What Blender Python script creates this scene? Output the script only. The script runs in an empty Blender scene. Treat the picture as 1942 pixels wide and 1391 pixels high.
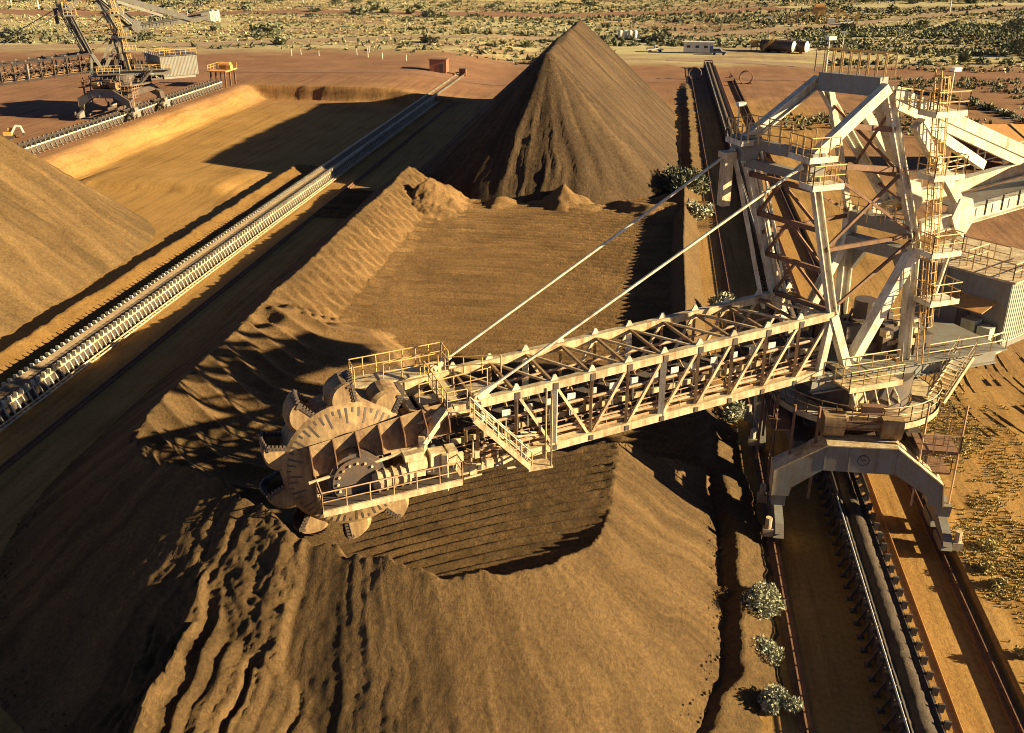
import bpy, math, random
import numpy as np
from mathutils import Vector, Matrix

random.seed(7)
rng = np.random.default_rng(11)
scene = bpy.context.scene
COL = scene.collection

# ------------------------------------------------------------------ camera, sky, sun, exposure
R = math.radians
cd = bpy.data.cameras.new("camera")
cam = bpy.data.objects.new("camera", cd)
COL.objects.link(cam)
cd.sensor_width = 36.0
cd.lens = 36.0 * 1900.0 / 1942.0
cd.clip_end = 6000.0
cam.location = (0.0, 0.0, 34.0)
cam.rotation_euler = (R(90.0 - 23.484), 0.0, R(7.996))
scene.camera = cam

SUN_EL, SUN_AZ = 17.8, -2.5                  # azimuth counted from +x towards +y
w = bpy.data.worlds.new("World")
scene.world = w
w.use_nodes = True
wn = w.node_tree
wn.nodes.clear()
sky = wn.nodes.new("ShaderNodeTexSky")
sky.sky_type = 'NISHITA'
sky.sun_disc = False
sky.sun_elevation = R(SUN_EL)
sky.sun_rotation = R(90.0 - SUN_AZ)
sky.air_density = 0.22
sky.dust_density = 0.1
sky.ozone_density = 0.6
bg = wn.nodes.new("ShaderNodeBackground")
bg.inputs["Strength"].default_value = 0.05
wo = wn.nodes.new("ShaderNodeOutputWorld")
wn.links.new(sky.outputs[0], bg.inputs[0])
wn.links.new(bg.outputs[0], wo.inputs[0])

sl = bpy.data.lights.new("sun", 'SUN')
sl.energy = 5.0
sl.angle = R(0.5)
sl.color = (1.0, 0.825, 0.48)
sun = bpy.data.objects.new("sun", sl)
COL.objects.link(sun)
sdir = Vector((math.cos(R(SUN_EL)) * math.cos(R(SUN_AZ)), math.cos(R(SUN_EL)) * math.sin(R(SUN_AZ)), math.sin(R(SUN_EL))))
sun.rotation_euler = sdir.to_track_quat('Z', 'Y').to_euler()
sun.location = (150, 30, 90)

scene.view_settings.view_transform = 'Standard'
scene.view_settings.look = 'None'
scene.view_settings.exposure = 1.85
scene.view_settings.gamma = 1.0
scene.cycles.filter_width = 1.0

# ------------------------------------------------------------------ noise
def _hash(ix, iy, seed):
    h = (ix.astype(np.int64) * 374761393 + iy.astype(np.int64) * 668265263 + seed * 974634777) & 0xFFFFFFFF
    h = ((h ^ (h >> 13)) * 1274126177) & 0xFFFFFFFF
    return ((h ^ (h >> 16)) & 0xFFFFFF) / float(0xFFFFFF)

def vnoise(x, y, seed=0):
    x = np.asarray(x, float); y = np.asarray(y, float)
    ix = np.floor(x); iy = np.floor(y)
    fx = x - ix; fy = y - iy
    u = fx * fx * (3 - 2 * fx); v = fy * fy * (3 - 2 * fy)
    a = _hash(ix, iy, seed); b = _hash(ix + 1, iy, seed); c = _hash(ix, iy + 1, seed); d = _hash(ix + 1, iy + 1, seed)
    return ((a * (1 - u) + b * u) * (1 - v) + (c * (1 - u) + d * u) * v) * 2 - 1

def fbm(x, y, octv=4, seed=0, gain=0.5):
    s = 0.0; a = 1.0; f = 1.0
    for o in range(octv):
        s = s + a * vnoise(np.asarray(x) * f, np.asarray(y) * f, seed + o * 17)
        a *= gain; f *= 2.03
    return s

def sstep(a, b, x):
    t = np.clip((x - a) / (b - a), 0, 1)
    return t * t * (3 - 2 * t)

# ------------------------------------------------------------------ materials
def new_mat(name):
    m = bpy.data.materials.new(name)
    m.use_nodes = True
    nt = m.node_tree
    b = nt.nodes["Principled BSDF"]
    return m, nt, b

def N(nt, typ, **kw):
    n = nt.nodes.new(typ)
    for k, v in kw.items():
        setattr(n, k, v)
    return n

def ramp(nt, stops):
    r = nt.nodes.new("ShaderNodeValToRGB")
    cr = r.color_ramp
    while len(cr.elements) < len(stops):
        cr.elements.new(0.5)
    for e, (p, c) in zip(cr.elements, stops):
        e.position = p
        e.color = (*c, 1)
    return r

def noise_node(nt, vec, scale, detail=6, rough=0.6):
    n = nt.nodes.new("ShaderNodeTexNoise")
    n.inputs["Scale"].default_value = scale
    n.inputs["Detail"].default_value = detail
    n.inputs["Roughness"].default_value = rough
    nt.links.new(vec, n.inputs["Vector"])
    return n

def earth_mat(name, stops, bump=0.5, dist=0.12, scale=0.25, grain=4.0, rough=0.95, stops2=None):
    m, nt, b = new_mat(name)
    geo = N(nt, "ShaderNodeNewGeometry")
    p = geo.outputs["Position"]
    n1 = noise_node(nt, p, scale, 8, 0.65)
    r1 = ramp(nt, stops)
    nt.links.new(n1.outputs["Fac"], r1.inputs["Fac"])
    n2 = noise_node(nt, p, grain, 8, 0.75)
    mx = N(nt, "ShaderNodeMix", data_type='RGBA', blend_type='MULTIPLY')
    mx.inputs["Factor"].default_value = 0.75
    r2 = ramp(nt, stops2 or [(0.28, (0.5, 0.46, 0.42)), (0.55, (1, 1, 1)), (0.75, (1.35, 1.32, 1.25))])
    nt.links.new(n2.outputs["Fac"], r2.inputs["Fac"])
    nt.links.new(r1.outputs["Color"], mx.inputs["A"])
    nt.links.new(r2.outputs["Color"], mx.inputs["B"])
    # bands of coarser and finer ore that ran down the slope (stored on the mesh)
    at = N(nt, "ShaderNodeAttribute", attribute_name="streak")
    ma = N(nt, "ShaderNodeMath", operation='MULTIPLY_ADD'); ma.inputs[1].default_value = 0.34; ma.inputs[2].default_value = 1.0
    nt.links.new(at.outputs["Fac"], ma.inputs[0])
    vm = N(nt, "ShaderNodeVectorMath", operation='SCALE')
    nt.links.new(mx.outputs["Result"], vm.inputs[0]); nt.links.new(ma.outputs[0], vm.inputs["Scale"])
    nt.links.new(vm.outputs[0], b.inputs["Base Color"])
    b.inputs["Roughness"].default_value = rough
    b.inputs["Specular IOR Level"].default_value = 0.15
    bp = N(nt, "ShaderNodeBump")
    bp.inputs["Strength"].default_value = bump
    bp.inputs["Distance"].default_value = dist
    nt.links.new(n2.outputs["Fac"], bp.inputs["Height"])
    nt.links.new(bp.outputs["Normal"], b.inputs["Normal"])
    return m

def paint_mat(name, col, dust=(0.33, 0.19, 0.08), amount=0.5, rough=0.55, metal=0.0, scale=0.9):
    m, nt, b = new_mat(name)
    tc = N(nt, "ShaderNodeNewGeometry")
    p = tc.outputs["Position"]
    n1 = noise_node(nt, p, scale, 8, 0.7)
    r1 = ramp(nt, [(0.5 - 0.16 * amount, col), (0.5 + 0.24 * (1.15 - amount), dust)])
    ms = N(nt, "ShaderNodeMapping"); ms.inputs["Scale"].default_value = (3.2, 3.2, 0.35)
    nt.links.new(p, ms.inputs["Vector"])
    ns = noise_node(nt, ms.outputs[0], 1.0, 6, 0.7)
    av = N(nt, "ShaderNodeMix", data_type='FLOAT'); av.inputs["Factor"].default_value = 0.5
    nt.links.new(n1.outputs["Fac"], av.inputs["A"]); nt.links.new(ns.outputs["Fac"], av.inputs["B"])
    nt.links.new(av.outputs["Result"], r1.inputs["Fac"])
    n2 = noise_node(nt, p, 7.0, 5, 0.7)
    r2 = ramp(nt, [(0.3, (0.72, 0.68, 0.62)), (0.6, (1, 1, 1))])
    nt.links.new(n2.outputs["Fac"], r2.inputs["Fac"])
    mx = N(nt, "ShaderNodeMix", data_type='RGBA', blend_type='MULTIPLY')
    mx.inputs["Factor"].default_value = 0.7
    nt.links.new(r1.outputs["Color"], mx.inputs["A"])
    nt.links.new(r2.outputs["Color"], mx.inputs["B"])
    nt.links.new(mx.outputs["Result"], b.inputs["Base Color"])
    b.inputs["Roughness"].default_value = rough
    b.inputs["Metallic"].default_value = metal
    return m

def leaf_mat(name, c1, c2, c3):
    m, nt, b = new_mat(name)
    geo = N(nt, "ShaderNodeNewGeometry")
    r1 = ramp(nt, [(0.0, c1), (0.55, c2), (1.0, c3)])
    nt.links.new(geo.outputs["Random Per Island"], r1.inputs["Fac"])
    nt.links.new(r1.outputs["Color"], b.inputs["Base Color"])
    b.inputs["Roughness"].default_value = 0.8
    b.inputs["Specular IOR Level"].default_value = 0.2
    return m

M = {}
GRAIN = [(0.26, (0.36, 0.34, 0.32)), (0.50, (0.95, 0.95, 0.95)), (0.72, (1.6, 1.58, 1.5))]
M['ore'] = earth_mat("iron_ore", [(0.3, (0.084, 0.049, 0.021)), (0.5, (0.110, 0.064, 0.027)), (0.72, (0.138, 0.082, 0.035))], 1.0, 0.16, 0.16, 4.5, stops2=GRAIN)
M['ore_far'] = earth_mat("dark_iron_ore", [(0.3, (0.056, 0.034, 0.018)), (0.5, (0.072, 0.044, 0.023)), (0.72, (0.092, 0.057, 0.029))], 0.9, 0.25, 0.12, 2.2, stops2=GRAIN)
M['ore_left'] = earth_mat("iron_ore_ochre", [(0.3, (0.090, 0.053, 0.022)), (0.5, (0.110, 0.065, 0.027)), (0.72, (0.132, 0.079, 0.033))], 0.9, 0.16, 0.16, 3.5, stops2=GRAIN)
# ore colour multiplied lighter and slightly redder over the worked pile's floor
nt = M['ore'].node_tree
bs = nt.nodes["Principled BSDF"]
src = bs.inputs["Base Color"].links[0].from_socket
sp = N(nt, "ShaderNodeSeparateXYZ"); gm = N(nt, "ShaderNodeNewGeometry"); nt.links.new(gm.outputs["Position"], sp.inputs[0])
nn = noise_node(nt, gm.outputs["Position"], 0.35, 4, 0.6)
ad = N(nt, "ShaderNodeMath", operation='MULTIPLY_ADD'); ad.inputs[1].default_value = 6.0
nt.links.new(nn.outputs["Fac"], ad.inputs[0]); nt.links.new(sp.outputs[1], ad.inputs[2])
m1 = N(nt, "ShaderNodeMapRange"); m1.inputs[1].default_value = 57; m1.inputs[2].default_value = 63; nt.links.new(ad.outputs[0], m1.inputs[0])
m2 = N(nt, "ShaderNodeMapRange"); m2.inputs[1].default_value = -33.5; m2.inputs[2].default_value = -29.5; nt.links.new(sp.outputs[0], m2.inputs[0])
mm_ = N(nt, "ShaderNodeMath", operation='MULTIPLY'); nt.links.new(m1.outputs[0], mm_.inputs[0]); nt.links.new(m2.outputs[0], mm_.inputs[1])
mxf = N(nt, "ShaderNodeMix", data_type='RGBA', blend_type='MULTIPLY'); nt.links.new(mm_.outputs[0], mxf.inputs["Factor"])
nt.links.new(src, mxf.inputs["A"]); mxf.inputs["B"].default_value = (1.55, 1.50, 1.46, 1)
nt.links.new(mxf.outputs["Result"], bs.inputs["Base Color"])
M['yard'] = earth_mat("yard_dirt", [(0.28, (0.26, 0.125, 0.030)), (0.5, (0.33, 0.165, 0.040)), (0.75, (0.38, 0.20, 0.055))], 0.5, 0.08, 0.12, 3.5)
M['windrow'] = earth_mat("windrow_dirt", [(0.3, (0.14, 0.074, 0.022)), (0.7, (0.20, 0.108, 0.032))], 0.8, 0.15, 0.3, 3.0)
M['cream'] = paint_mat("cream_paint", (0.62, 0.585, 0.46), (0.28, 0.175, 0.085), 0.45)
M['dusty'] = paint_mat("dusty_cream_paint", (0.60, 0.49, 0.30), (0.24, 0.135, 0.058), 0.6)
M['ochre'] = paint_mat("ore_coated_steel", (0.36, 0.235, 0.105), (0.15, 0.08, 0.035), 0.75, 0.8)
M['rustred'] = paint_mat("rusty_steel", (0.21, 0.105, 0.05), (0.11, 0.05, 0.025), 0.6, 0.8)
M['greygreen'] = paint_mat("grey_green_shade_paint", (0.19, 0.19, 0.165), (0.17, 0.105, 0.06), 0.45)  # shade put into the colour: how the pale machine paint looks unlit
M['palegreen'] = paint_mat("pale_green_cladding", (0.38, 0.39, 0.31), (0.28, 0.20, 0.11), 0.25)
M['yellow'] = paint_mat("yellow_paint", (0.52, 0.31, 0.07), (0.30, 0.16, 0.06), 0.5)
M['rail_y'] = paint_mat("yellow_railing_paint", (0.62, 0.40, 0.13), (0.34, 0.18, 0.07), 0.45)
M['rail_d'] = paint_mat("dusty_railing_paint", (0.46, 0.29, 0.16), (0.24, 0.12, 0.05), 0.5)
M['dark'] = paint_mat("dark_steel", (0.055, 0.045, 0.04), (0.13, 0.07, 0.035), 0.4, 0.6)
M['rubber'] = paint_mat("belt_rubber", (0.03, 0.026, 0.024), (0.09, 0.055, 0.032), 0.45, 0.9)
M['white'] = paint_mat("white_paint", (0.62, 0.60, 0.55), (0.40, 0.30, 0.19), 0.2)
M['blueish'] = paint_mat("blue_paint", (0.10, 0.16, 0.28), (0.2, 0.16, 0.12), 0.3)
M['beltdust'] = paint_mat('dusty_belt', (0.20, 0.135, 0.075), (0.10, 0.065, 0.04), 0.5, 0.9)
M['orange'] = paint_mat("orange_guard", (0.62, 0.30, 0.09), (0.4, 0.2, 0.07), 0.4)
M['redhut'] = paint_mat("dull_red_cladding", (0.30, 0.10, 0.06), (0.25, 0.12, 0.06), 0.4)
M['loadore'] = earth_mat("conveyed_ore", [(0.3, (0.065, 0.046, 0.034)), (0.7, (0.11, 0.080, 0.058))], 1.0, 0.1, 1.0, 9.0)
M['glass'] = new_mat("dark_glass")[0]
gb = M['glass'].node_tree.nodes["Principled BSDF"]
gb.inputs["Base Color"].default_value = (0.02, 0.025, 0.03, 1)
gb.inputs["Roughness"].default_value = 0.08
M['bush_grey'] = leaf_mat("saltbush_leaves", (0.17, 0.165, 0.10), (0.30, 0.29, 0.19), (0.48, 0.46, 0.34))
M['bush_green'] = leaf_mat("olive_leaves", (0.13, 0.13, 0.070), (0.175, 0.17, 0.09), (0.23, 0.22, 0.125))
M['bush_dark'] = leaf_mat("dark_scrub_leaves", (0.085, 0.084, 0.050), (0.12, 0.118, 0.07), (0.165, 0.16, 0.095))
M['straw'] = leaf_mat("dry_grass", (0.30, 0.24, 0.12), (0.40, 0.33, 0.17), (0.50, 0.43, 0.25))
M['grass'] = leaf_mat("sparse_grass", (0.25, 0.20, 0.07), (0.33, 0.265, 0.10), (0.42, 0.33, 0.14))
M['bark'] = paint_mat("bark", (0.12, 0.08, 0.05), (0.2, 0.13, 0.08), 0.4, 0.9)

# ------------------------------------------------------------------ mesh builder
class MB:
    def __init__(self):
        self.v = []; self.f = []
    def add(self, vs, fs):
        o = len(self.v)
        self.v += [tuple(p) for p in vs]
        self.f += [tuple(i + o for i in q) for q in fs]
    def frame(self, a, b, up=None):
        a = Vector(a); b = Vector(b); d = (b - a)
        d.normalize()
        u = Vector(up) if up else Vector((0, 0, 1))
        if abs(d.dot(u)) > 0.97:
            u = Vector((1, 0, 0)) if not up else Vector((0, 1, 0))
        s = d.cross(u); s.normalize()
        u = s.cross(d)
        return a, b, d, s, u
    def beam(self, a, b, w_, h_, up=None):
        a, b, d, s, u = self.frame(a, b, up)
        s = s * (w_ / 2); u = u * (h_ / 2)
        vs = [a - s - u, a + s - u, a + s + u, a - s + u, b - s - u, b + s - u, b + s + u, b - s + u]
        self.add(vs, [(3, 2, 1, 0), (4, 5, 6, 7), (0, 1, 5, 4), (1, 2, 6, 5), (2, 3, 7, 6), (3, 0, 4, 7)])
        return self
    def ibeam(self, a, b, w_, h_, th=0.08, up=None):
        a, b, d, s, u = self.frame(a, b, up)
        o = u * (h_ / 2 - th / 2)
        self.beam(a + o, b + o, w_, th, tuple(u)); self.beam(a - o, b - o, w_, th, tuple(u))
        self.beam(a, b, th, h_ - 2 * th, tuple(u))
        return self
    def tube(self, a, b, r, n=6, r2=None, caps=True):
        a, b, d, s, u = self.frame(a, b)
        r2 = r if r2 is None else r2
        vs = []
        for i in range(n):
            t = 2 * math.pi * i / n
            q = s * math.cos(t) + u * math.sin(t)
            vs.append(a + q * r)
        for i in range(n):
            t = 2 * math.pi * i / n
            q = s * math.cos(t) + u * math.sin(t)
            vs.append(b + q * r2)
        fs = [(i, (i + 1) % n, n + (i + 1) % n, n + i) for i in range(n)]
        if caps:
            fs += [tuple(reversed(range(n))), tuple(range(n, 2 * n))]
        self.add(vs, fs)
        return self
    def path(self, pts, r, n=5):
        for p, q in zip(pts[:-1], pts[1:]):
            self.tube(p, q, r, n)
        return self
    def box(self, c, sx, sy, sz, rot=0.0):
        c = Vector(c); cs, sn = math.cos(rot), math.sin(rot)
        ax = Vector((cs, sn, 0)) * (sx / 2); ay = Vector((-sn, cs, 0)) * (sy / 2); az = Vector((0, 0, sz / 2))
        vs = [c - ax - ay - az, c + ax - ay - az, c + ax + ay - az, c - ax + ay - az,
              c - ax - ay + az, c + ax - ay + az, c + ax + ay + az, c - ax + ay + az]
        self.add(vs, [(3, 2, 1, 0), (4, 5, 6, 7), (0, 1, 5, 4), (1, 2, 6, 5), (2, 3, 7, 6), (3, 0, 4, 7)])
        return self
    def prism(self, poly, vec):
        """polygon (list of 3d points) pushed along vec"""
        n = len(poly); vec = Vector(vec)
        vs = [Vector(p) for p in poly] + [Vector(p) + vec for p in poly]
        fs = [tuple(reversed(range(n))), tuple(range(n, 2 * n))] + [(i, (i + 1) % n, n + (i + 1) % n, n + i) for i in range(n)]
        self.add(vs, fs)
        return self
    def ring(self, c, r0, r1, z0, z1, n=40, a0=0.0, a1=2 * math.pi):
        c = Vector(c); full = abs(a1 - a0 - 2 * math.pi) < 1e-6
        k = n if full else n + 1
        vs = []
        for i in range(k):
            t = a0 + (a1 - a0) * i / n
            ct, st = math.cos(t), math.sin(t)
            vs += [c + Vector((r0 * ct, r0 * st, z0)), c + Vector((r1 * ct, r1 * st, z0)), c + Vector((r1 * ct, r1 * st, z1)), c + Vector((r0 * ct, r0 * st, z1))]
        fs = []
        for i in range(n):
            j = (i + 1) % k; p = 4 * i; q = 4 * j
            fs += [(p, p + 1, q + 1, q)[::-1], (p + 1, p + 2, q + 2, q + 1)[::-1], (p + 2, p + 3, q + 3, q + 2)[::-1], (p + 3, p, q, q + 3)[::-1]]
        self.add(vs, fs)
        return self
    def railing(self, pts, h=1.1, step=1.5, r=0.035, mid=True, kick=False):
        pts = [Vector(p) for p in pts]
        Z = Vector((0, 0, h))
        for p, q in zip(pts[:-1], pts[1:]):
            self.tube(p + Z, q + Z, r, 5)
            if mid:
                self.tube(p + Z * 0.52, q + Z * 0.52, r * 0.8, 5)
            if kick:
                self.beam(p + Vector((0, 0, 0.08)), q + Vector((0, 0, 0.08)), 0.02, 0.15)
            L = (q - p).length; n = max(1, int(round(L / step)))
            for i in range(n + 1):
                o = p + (q - p) * (i / n)
                self.tube(o, o + Z, r, 5)
        return self
    def stairs(self, a, b, w_, n=10, railr=0.035):
        a = Vector(a); b = Vector(b)
        d = b - a; hd = Vector((d.x, d.y, 0)); hd.normalize(); s = Vector((-hd.y, hd.x, 0)) * (w_ / 2)
        for sg in (-1, 1):
            self.beam(a + s * sg, b + s * sg, 0.07, 0.26)
            Z = Vector((0, 0, 1.0))
            self.tube(a + s * sg + Z, b + s * sg + Z, railr, 5)
            self.tube(a + s * sg + Z * 0.5, b + s * sg + Z * 0.5, railr * 0.8, 5)
            for i in range(0, 6):
                o = a + d * (i / 5) + s * sg
                self.tube(o, o + Z, railr, 5)
        for i in range(n):
            o = a + d * ((i + 0.5) / n)
            self.beam(o - s, o + s, 0.26, 0.05)
        return self
    def pieces(self):
        """the far-apart groups of this builder's shapes, each a builder of its own"""
        n = len(self.v); par = list(range(n))
        def root(i):
            while par[i] != i:
                par[i] = par[par[i]]; i = par[i]
            return i
        for f in self.f:
            r0 = root(f[0])
            for q in f[1:]:
                r1 = root(q)
                if r1 != r0: par[r1] = r0
        rt = np.array([root(i) for i in range(n)])
        ids, isl = np.unique(rt, return_inverse=True)
        k = len(ids)
        if k == 1 or k > 1500:
            return [self]
        co = np.array(self.v, float)
        lo = np.full((k, 3), np.inf); hi = np.full((k, 3), -np.inf)
        np.minimum.at(lo, isl, co); np.maximum.at(hi, isl, co)
        size = (hi - lo).max(1)
        gap = np.maximum(0, np.maximum(lo[:, None] - hi[None], lo[None] - hi[:, None]))
        near = np.sqrt((gap ** 2).sum(2)) <= np.maximum(0.019, 0.495 * np.maximum(size[:, None], size[None]))
        lab = -np.ones(k, int); c = 0
        for i in range(k):
            if lab[i] >= 0: continue
            st = [i]; lab[i] = c
            while st:
                j = st.pop()
                for q in np.nonzero(near[j] & (lab < 0))[0]:
                    lab[q] = c; st.append(int(q))
            c += 1
        if c == 1:
            return [self]
        out = [MB() for _ in range(c)]; remap = {}
        for i in range(n):
            g = out[lab[isl[i]]]; remap[i] = len(g.v); g.v.append(self.v[i])
        for f in self.f:
            out[lab[isl[f[0]]]].f.append(tuple(remap[i] for i in f))
        return out
    def build(self, name, mat, parent=None, loc=(0, 0, 0), smooth=False, label=None, split=True):
        if parent is not None and split:
            ps = self.pieces()
            if len(ps) > 1:
                ps.sort(key=lambda m: -len(m.v))
                obs = [m.build(name, mat, parent, loc, smooth, label, False) for m in ps]
                return obs[0]
        me = bpy.data.meshes.new(name)
        me.from_pydata(self.v, [], self.f)
        me.materials.append(mat)
        if smooth:
            me.polygons.foreach_set("use_smooth", [True] * len(me.polygons))
        me.update()
        o = bpy.data.objects.new(name, me)
        COL.objects.link(o)
        o.location = loc
        if parent is not None:
            o.parent = parent
        if label:
            o['label'] = label
        return o

def thing(name, label, cat, loc=(0, 0, 0), group=None, rz=0.0):
    o = bpy.data.objects.new(name, None)
    o.empty_display_size = 0.5
    COL.objects.link(o)
    o.location = loc
    o.rotation_euler = (0, 0, rz)
    return tag(o, label, cat, group)

def tag(o, label, cat, group=None):
    o['label'] = label
    o['category'] = cat
    if group:
        o['group'] = group
    return o

def struct(o, kind='structure'):
    o['kind'] = kind
    return o

def share(o, parent=None, loc=None, rz=None, name=None):
    c = o.copy()
    if name:
        c.name = name
    COL.objects.link(c)
    if parent is not None:
        c.parent = parent
    if loc is not None:
        c.location = loc
    if rz is not None:
        c.rotation_euler = (0, 0, rz)
    return c

def copy_tree(o, loc=None, rz=None, label=None):
    c = o.copy(); COL.objects.link(c)
    if loc is not None: c.location = loc
    if rz is not None: c.rotation_euler = (0, 0, rz)
    if label: c['label'] = label
    for ch in list(o.children):
        k = ch.copy(); COL.objects.link(k); k.parent = c
        for g2 in ch.children:
            q = g2.copy(); COL.objects.link(q); q.parent = k
    return c

def grid_mesh(name, X, Y, Z, mat, origin=(0, 0, 0), keep=None, streak=None):
    """a height field with its vertices relative to origin; keep = boolean mask over quads"""
    ny, nx = X.shape
    co = np.stack([X - origin[0], Y - origin[1], Z - origin[2]], -1).reshape(-1, 3).astype(np.float32)
    idx = np.arange(nx * ny).reshape(ny, nx)
    q = np.stack([idx[:-1, :-1], idx[:-1, 1:], idx[1:, 1:], idx[1:, :-1]], -1)
    if keep is not None:
        q = q[keep]
    q = q.reshape(-1, 4)
    used = np.unique(q)
    remap = -np.ones(nx * ny, int); remap[used] = np.arange(len(used))
    q = remap[q]; co = co[used]
    me = bpy.data.meshes.new(name)
    me.vertices.add(len(co)); me.vertices.foreach_set("co", co.ravel())
    me.loops.add(q.size); me.loops.foreach_set("vertex_index", q.ravel().astype(np.int32))
    me.polygons.add(len(q))
    me.polygons.foreach_set("loop_start", np.arange(0, q.size, 4, dtype=np.int32))
    me.polygons.foreach_set("use_smooth", np.ones(len(q), dtype=bool))
    me.update(calc_edges=True)
    if streak is not None:
        at = me.attributes.new("streak", 'FLOAT', 'POINT')
        at.data.foreach_set("value", np.ascontiguousarray(np.asarray(streak).reshape(-1)[used], dtype=np.float32))
    me.materials.append(mat)
    o = bpy.data.objects.new(name, me)
    COL.objects.link(o)
    o.location = origin
    return o

# ------------------------------------------------------------------ ground
def ground_h(X, Y):
    X = np.asarray(X, float); Y = np.asarray(Y, float)
    # raised pad of the far-left conveyor and the bank behind the yard
    edge = -90.0 + 0.5 * fbm(Y * 0.15, X * 0 + 3, 3, 5)
    a = (1 - sstep(edge - 0.2, edge + 5.0, X)) * (1 - sstep(300, 420, Y))
    edge2 = 216.0 + 0.5 * fbm(X * 0.2, X * 0 + 8, 3, 6)
    b = sstep(edge2, edge2 + 0.9, Y) * (1 - sstep(-62, -36, X)) * (1 - sstep(300, 420, Y))
    h = 3.0 * np.maximum(a, b)
    # low step across the left yard
    st = sstep(132.6, 133.3, Y + 0.35 * fbm(X * 0.5, Y * 0, 3, 9)) * (1 - sstep(136, 150, Y)) * sstep(-84, -82, X) * (1 - sstep(-61, -58, X))
    h = h + 0.75 * st * (1 - a)
    # shoulder of the track on the right, a little higher than the conveyor bed
    sh = 0.55 * sstep(18.75, 18.85, X) * (1 - sstep(260, 275, Y))
    h = np.maximum(h, sh)
    h = h + np.exp(-((X - edge - 1.8) / 2.2) ** 2) * 0.28 * fbm(X * 0.25, Y * 0.9, 4, 14) * (Y < 216)
    far = sstep(230, 420, Y)
    h = h + far * 2.2 * fbm(X * 0.006, Y * 0.006, 3, 21) * (1 - b)
    h = h + 0.10 * fbm(X * 0.22, Y * 0.22, 3, 31) * (X > 20)
    return h

def axis(segs):
    out = []
    for a, b, s in segs:
        out.append(np.arange(a, b, s))
    return np.unique(np.round(np.concatenate(out), 3))

gx = axis([(-2500, -500, 120), (-500, -130, 12), (-130, -80, 0.8), (-80, 18, 1.2), (18, 19.2, 0.1), (19.2, 60, 0.5), (60, 130, 4), (130, 600, 16), (600, 2501, 120)])
gy = axis([(-60, 20, 6), (20, 140, 0.8), (140, 212, 1.1), (212, 220, 0.3), (220, 260, 1.2), (260, 620, 6), (620, 3401, 90)])
GX, GY = np.meshgrid(gx, gy)
GZ = ground_h(GX, GY)

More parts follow.
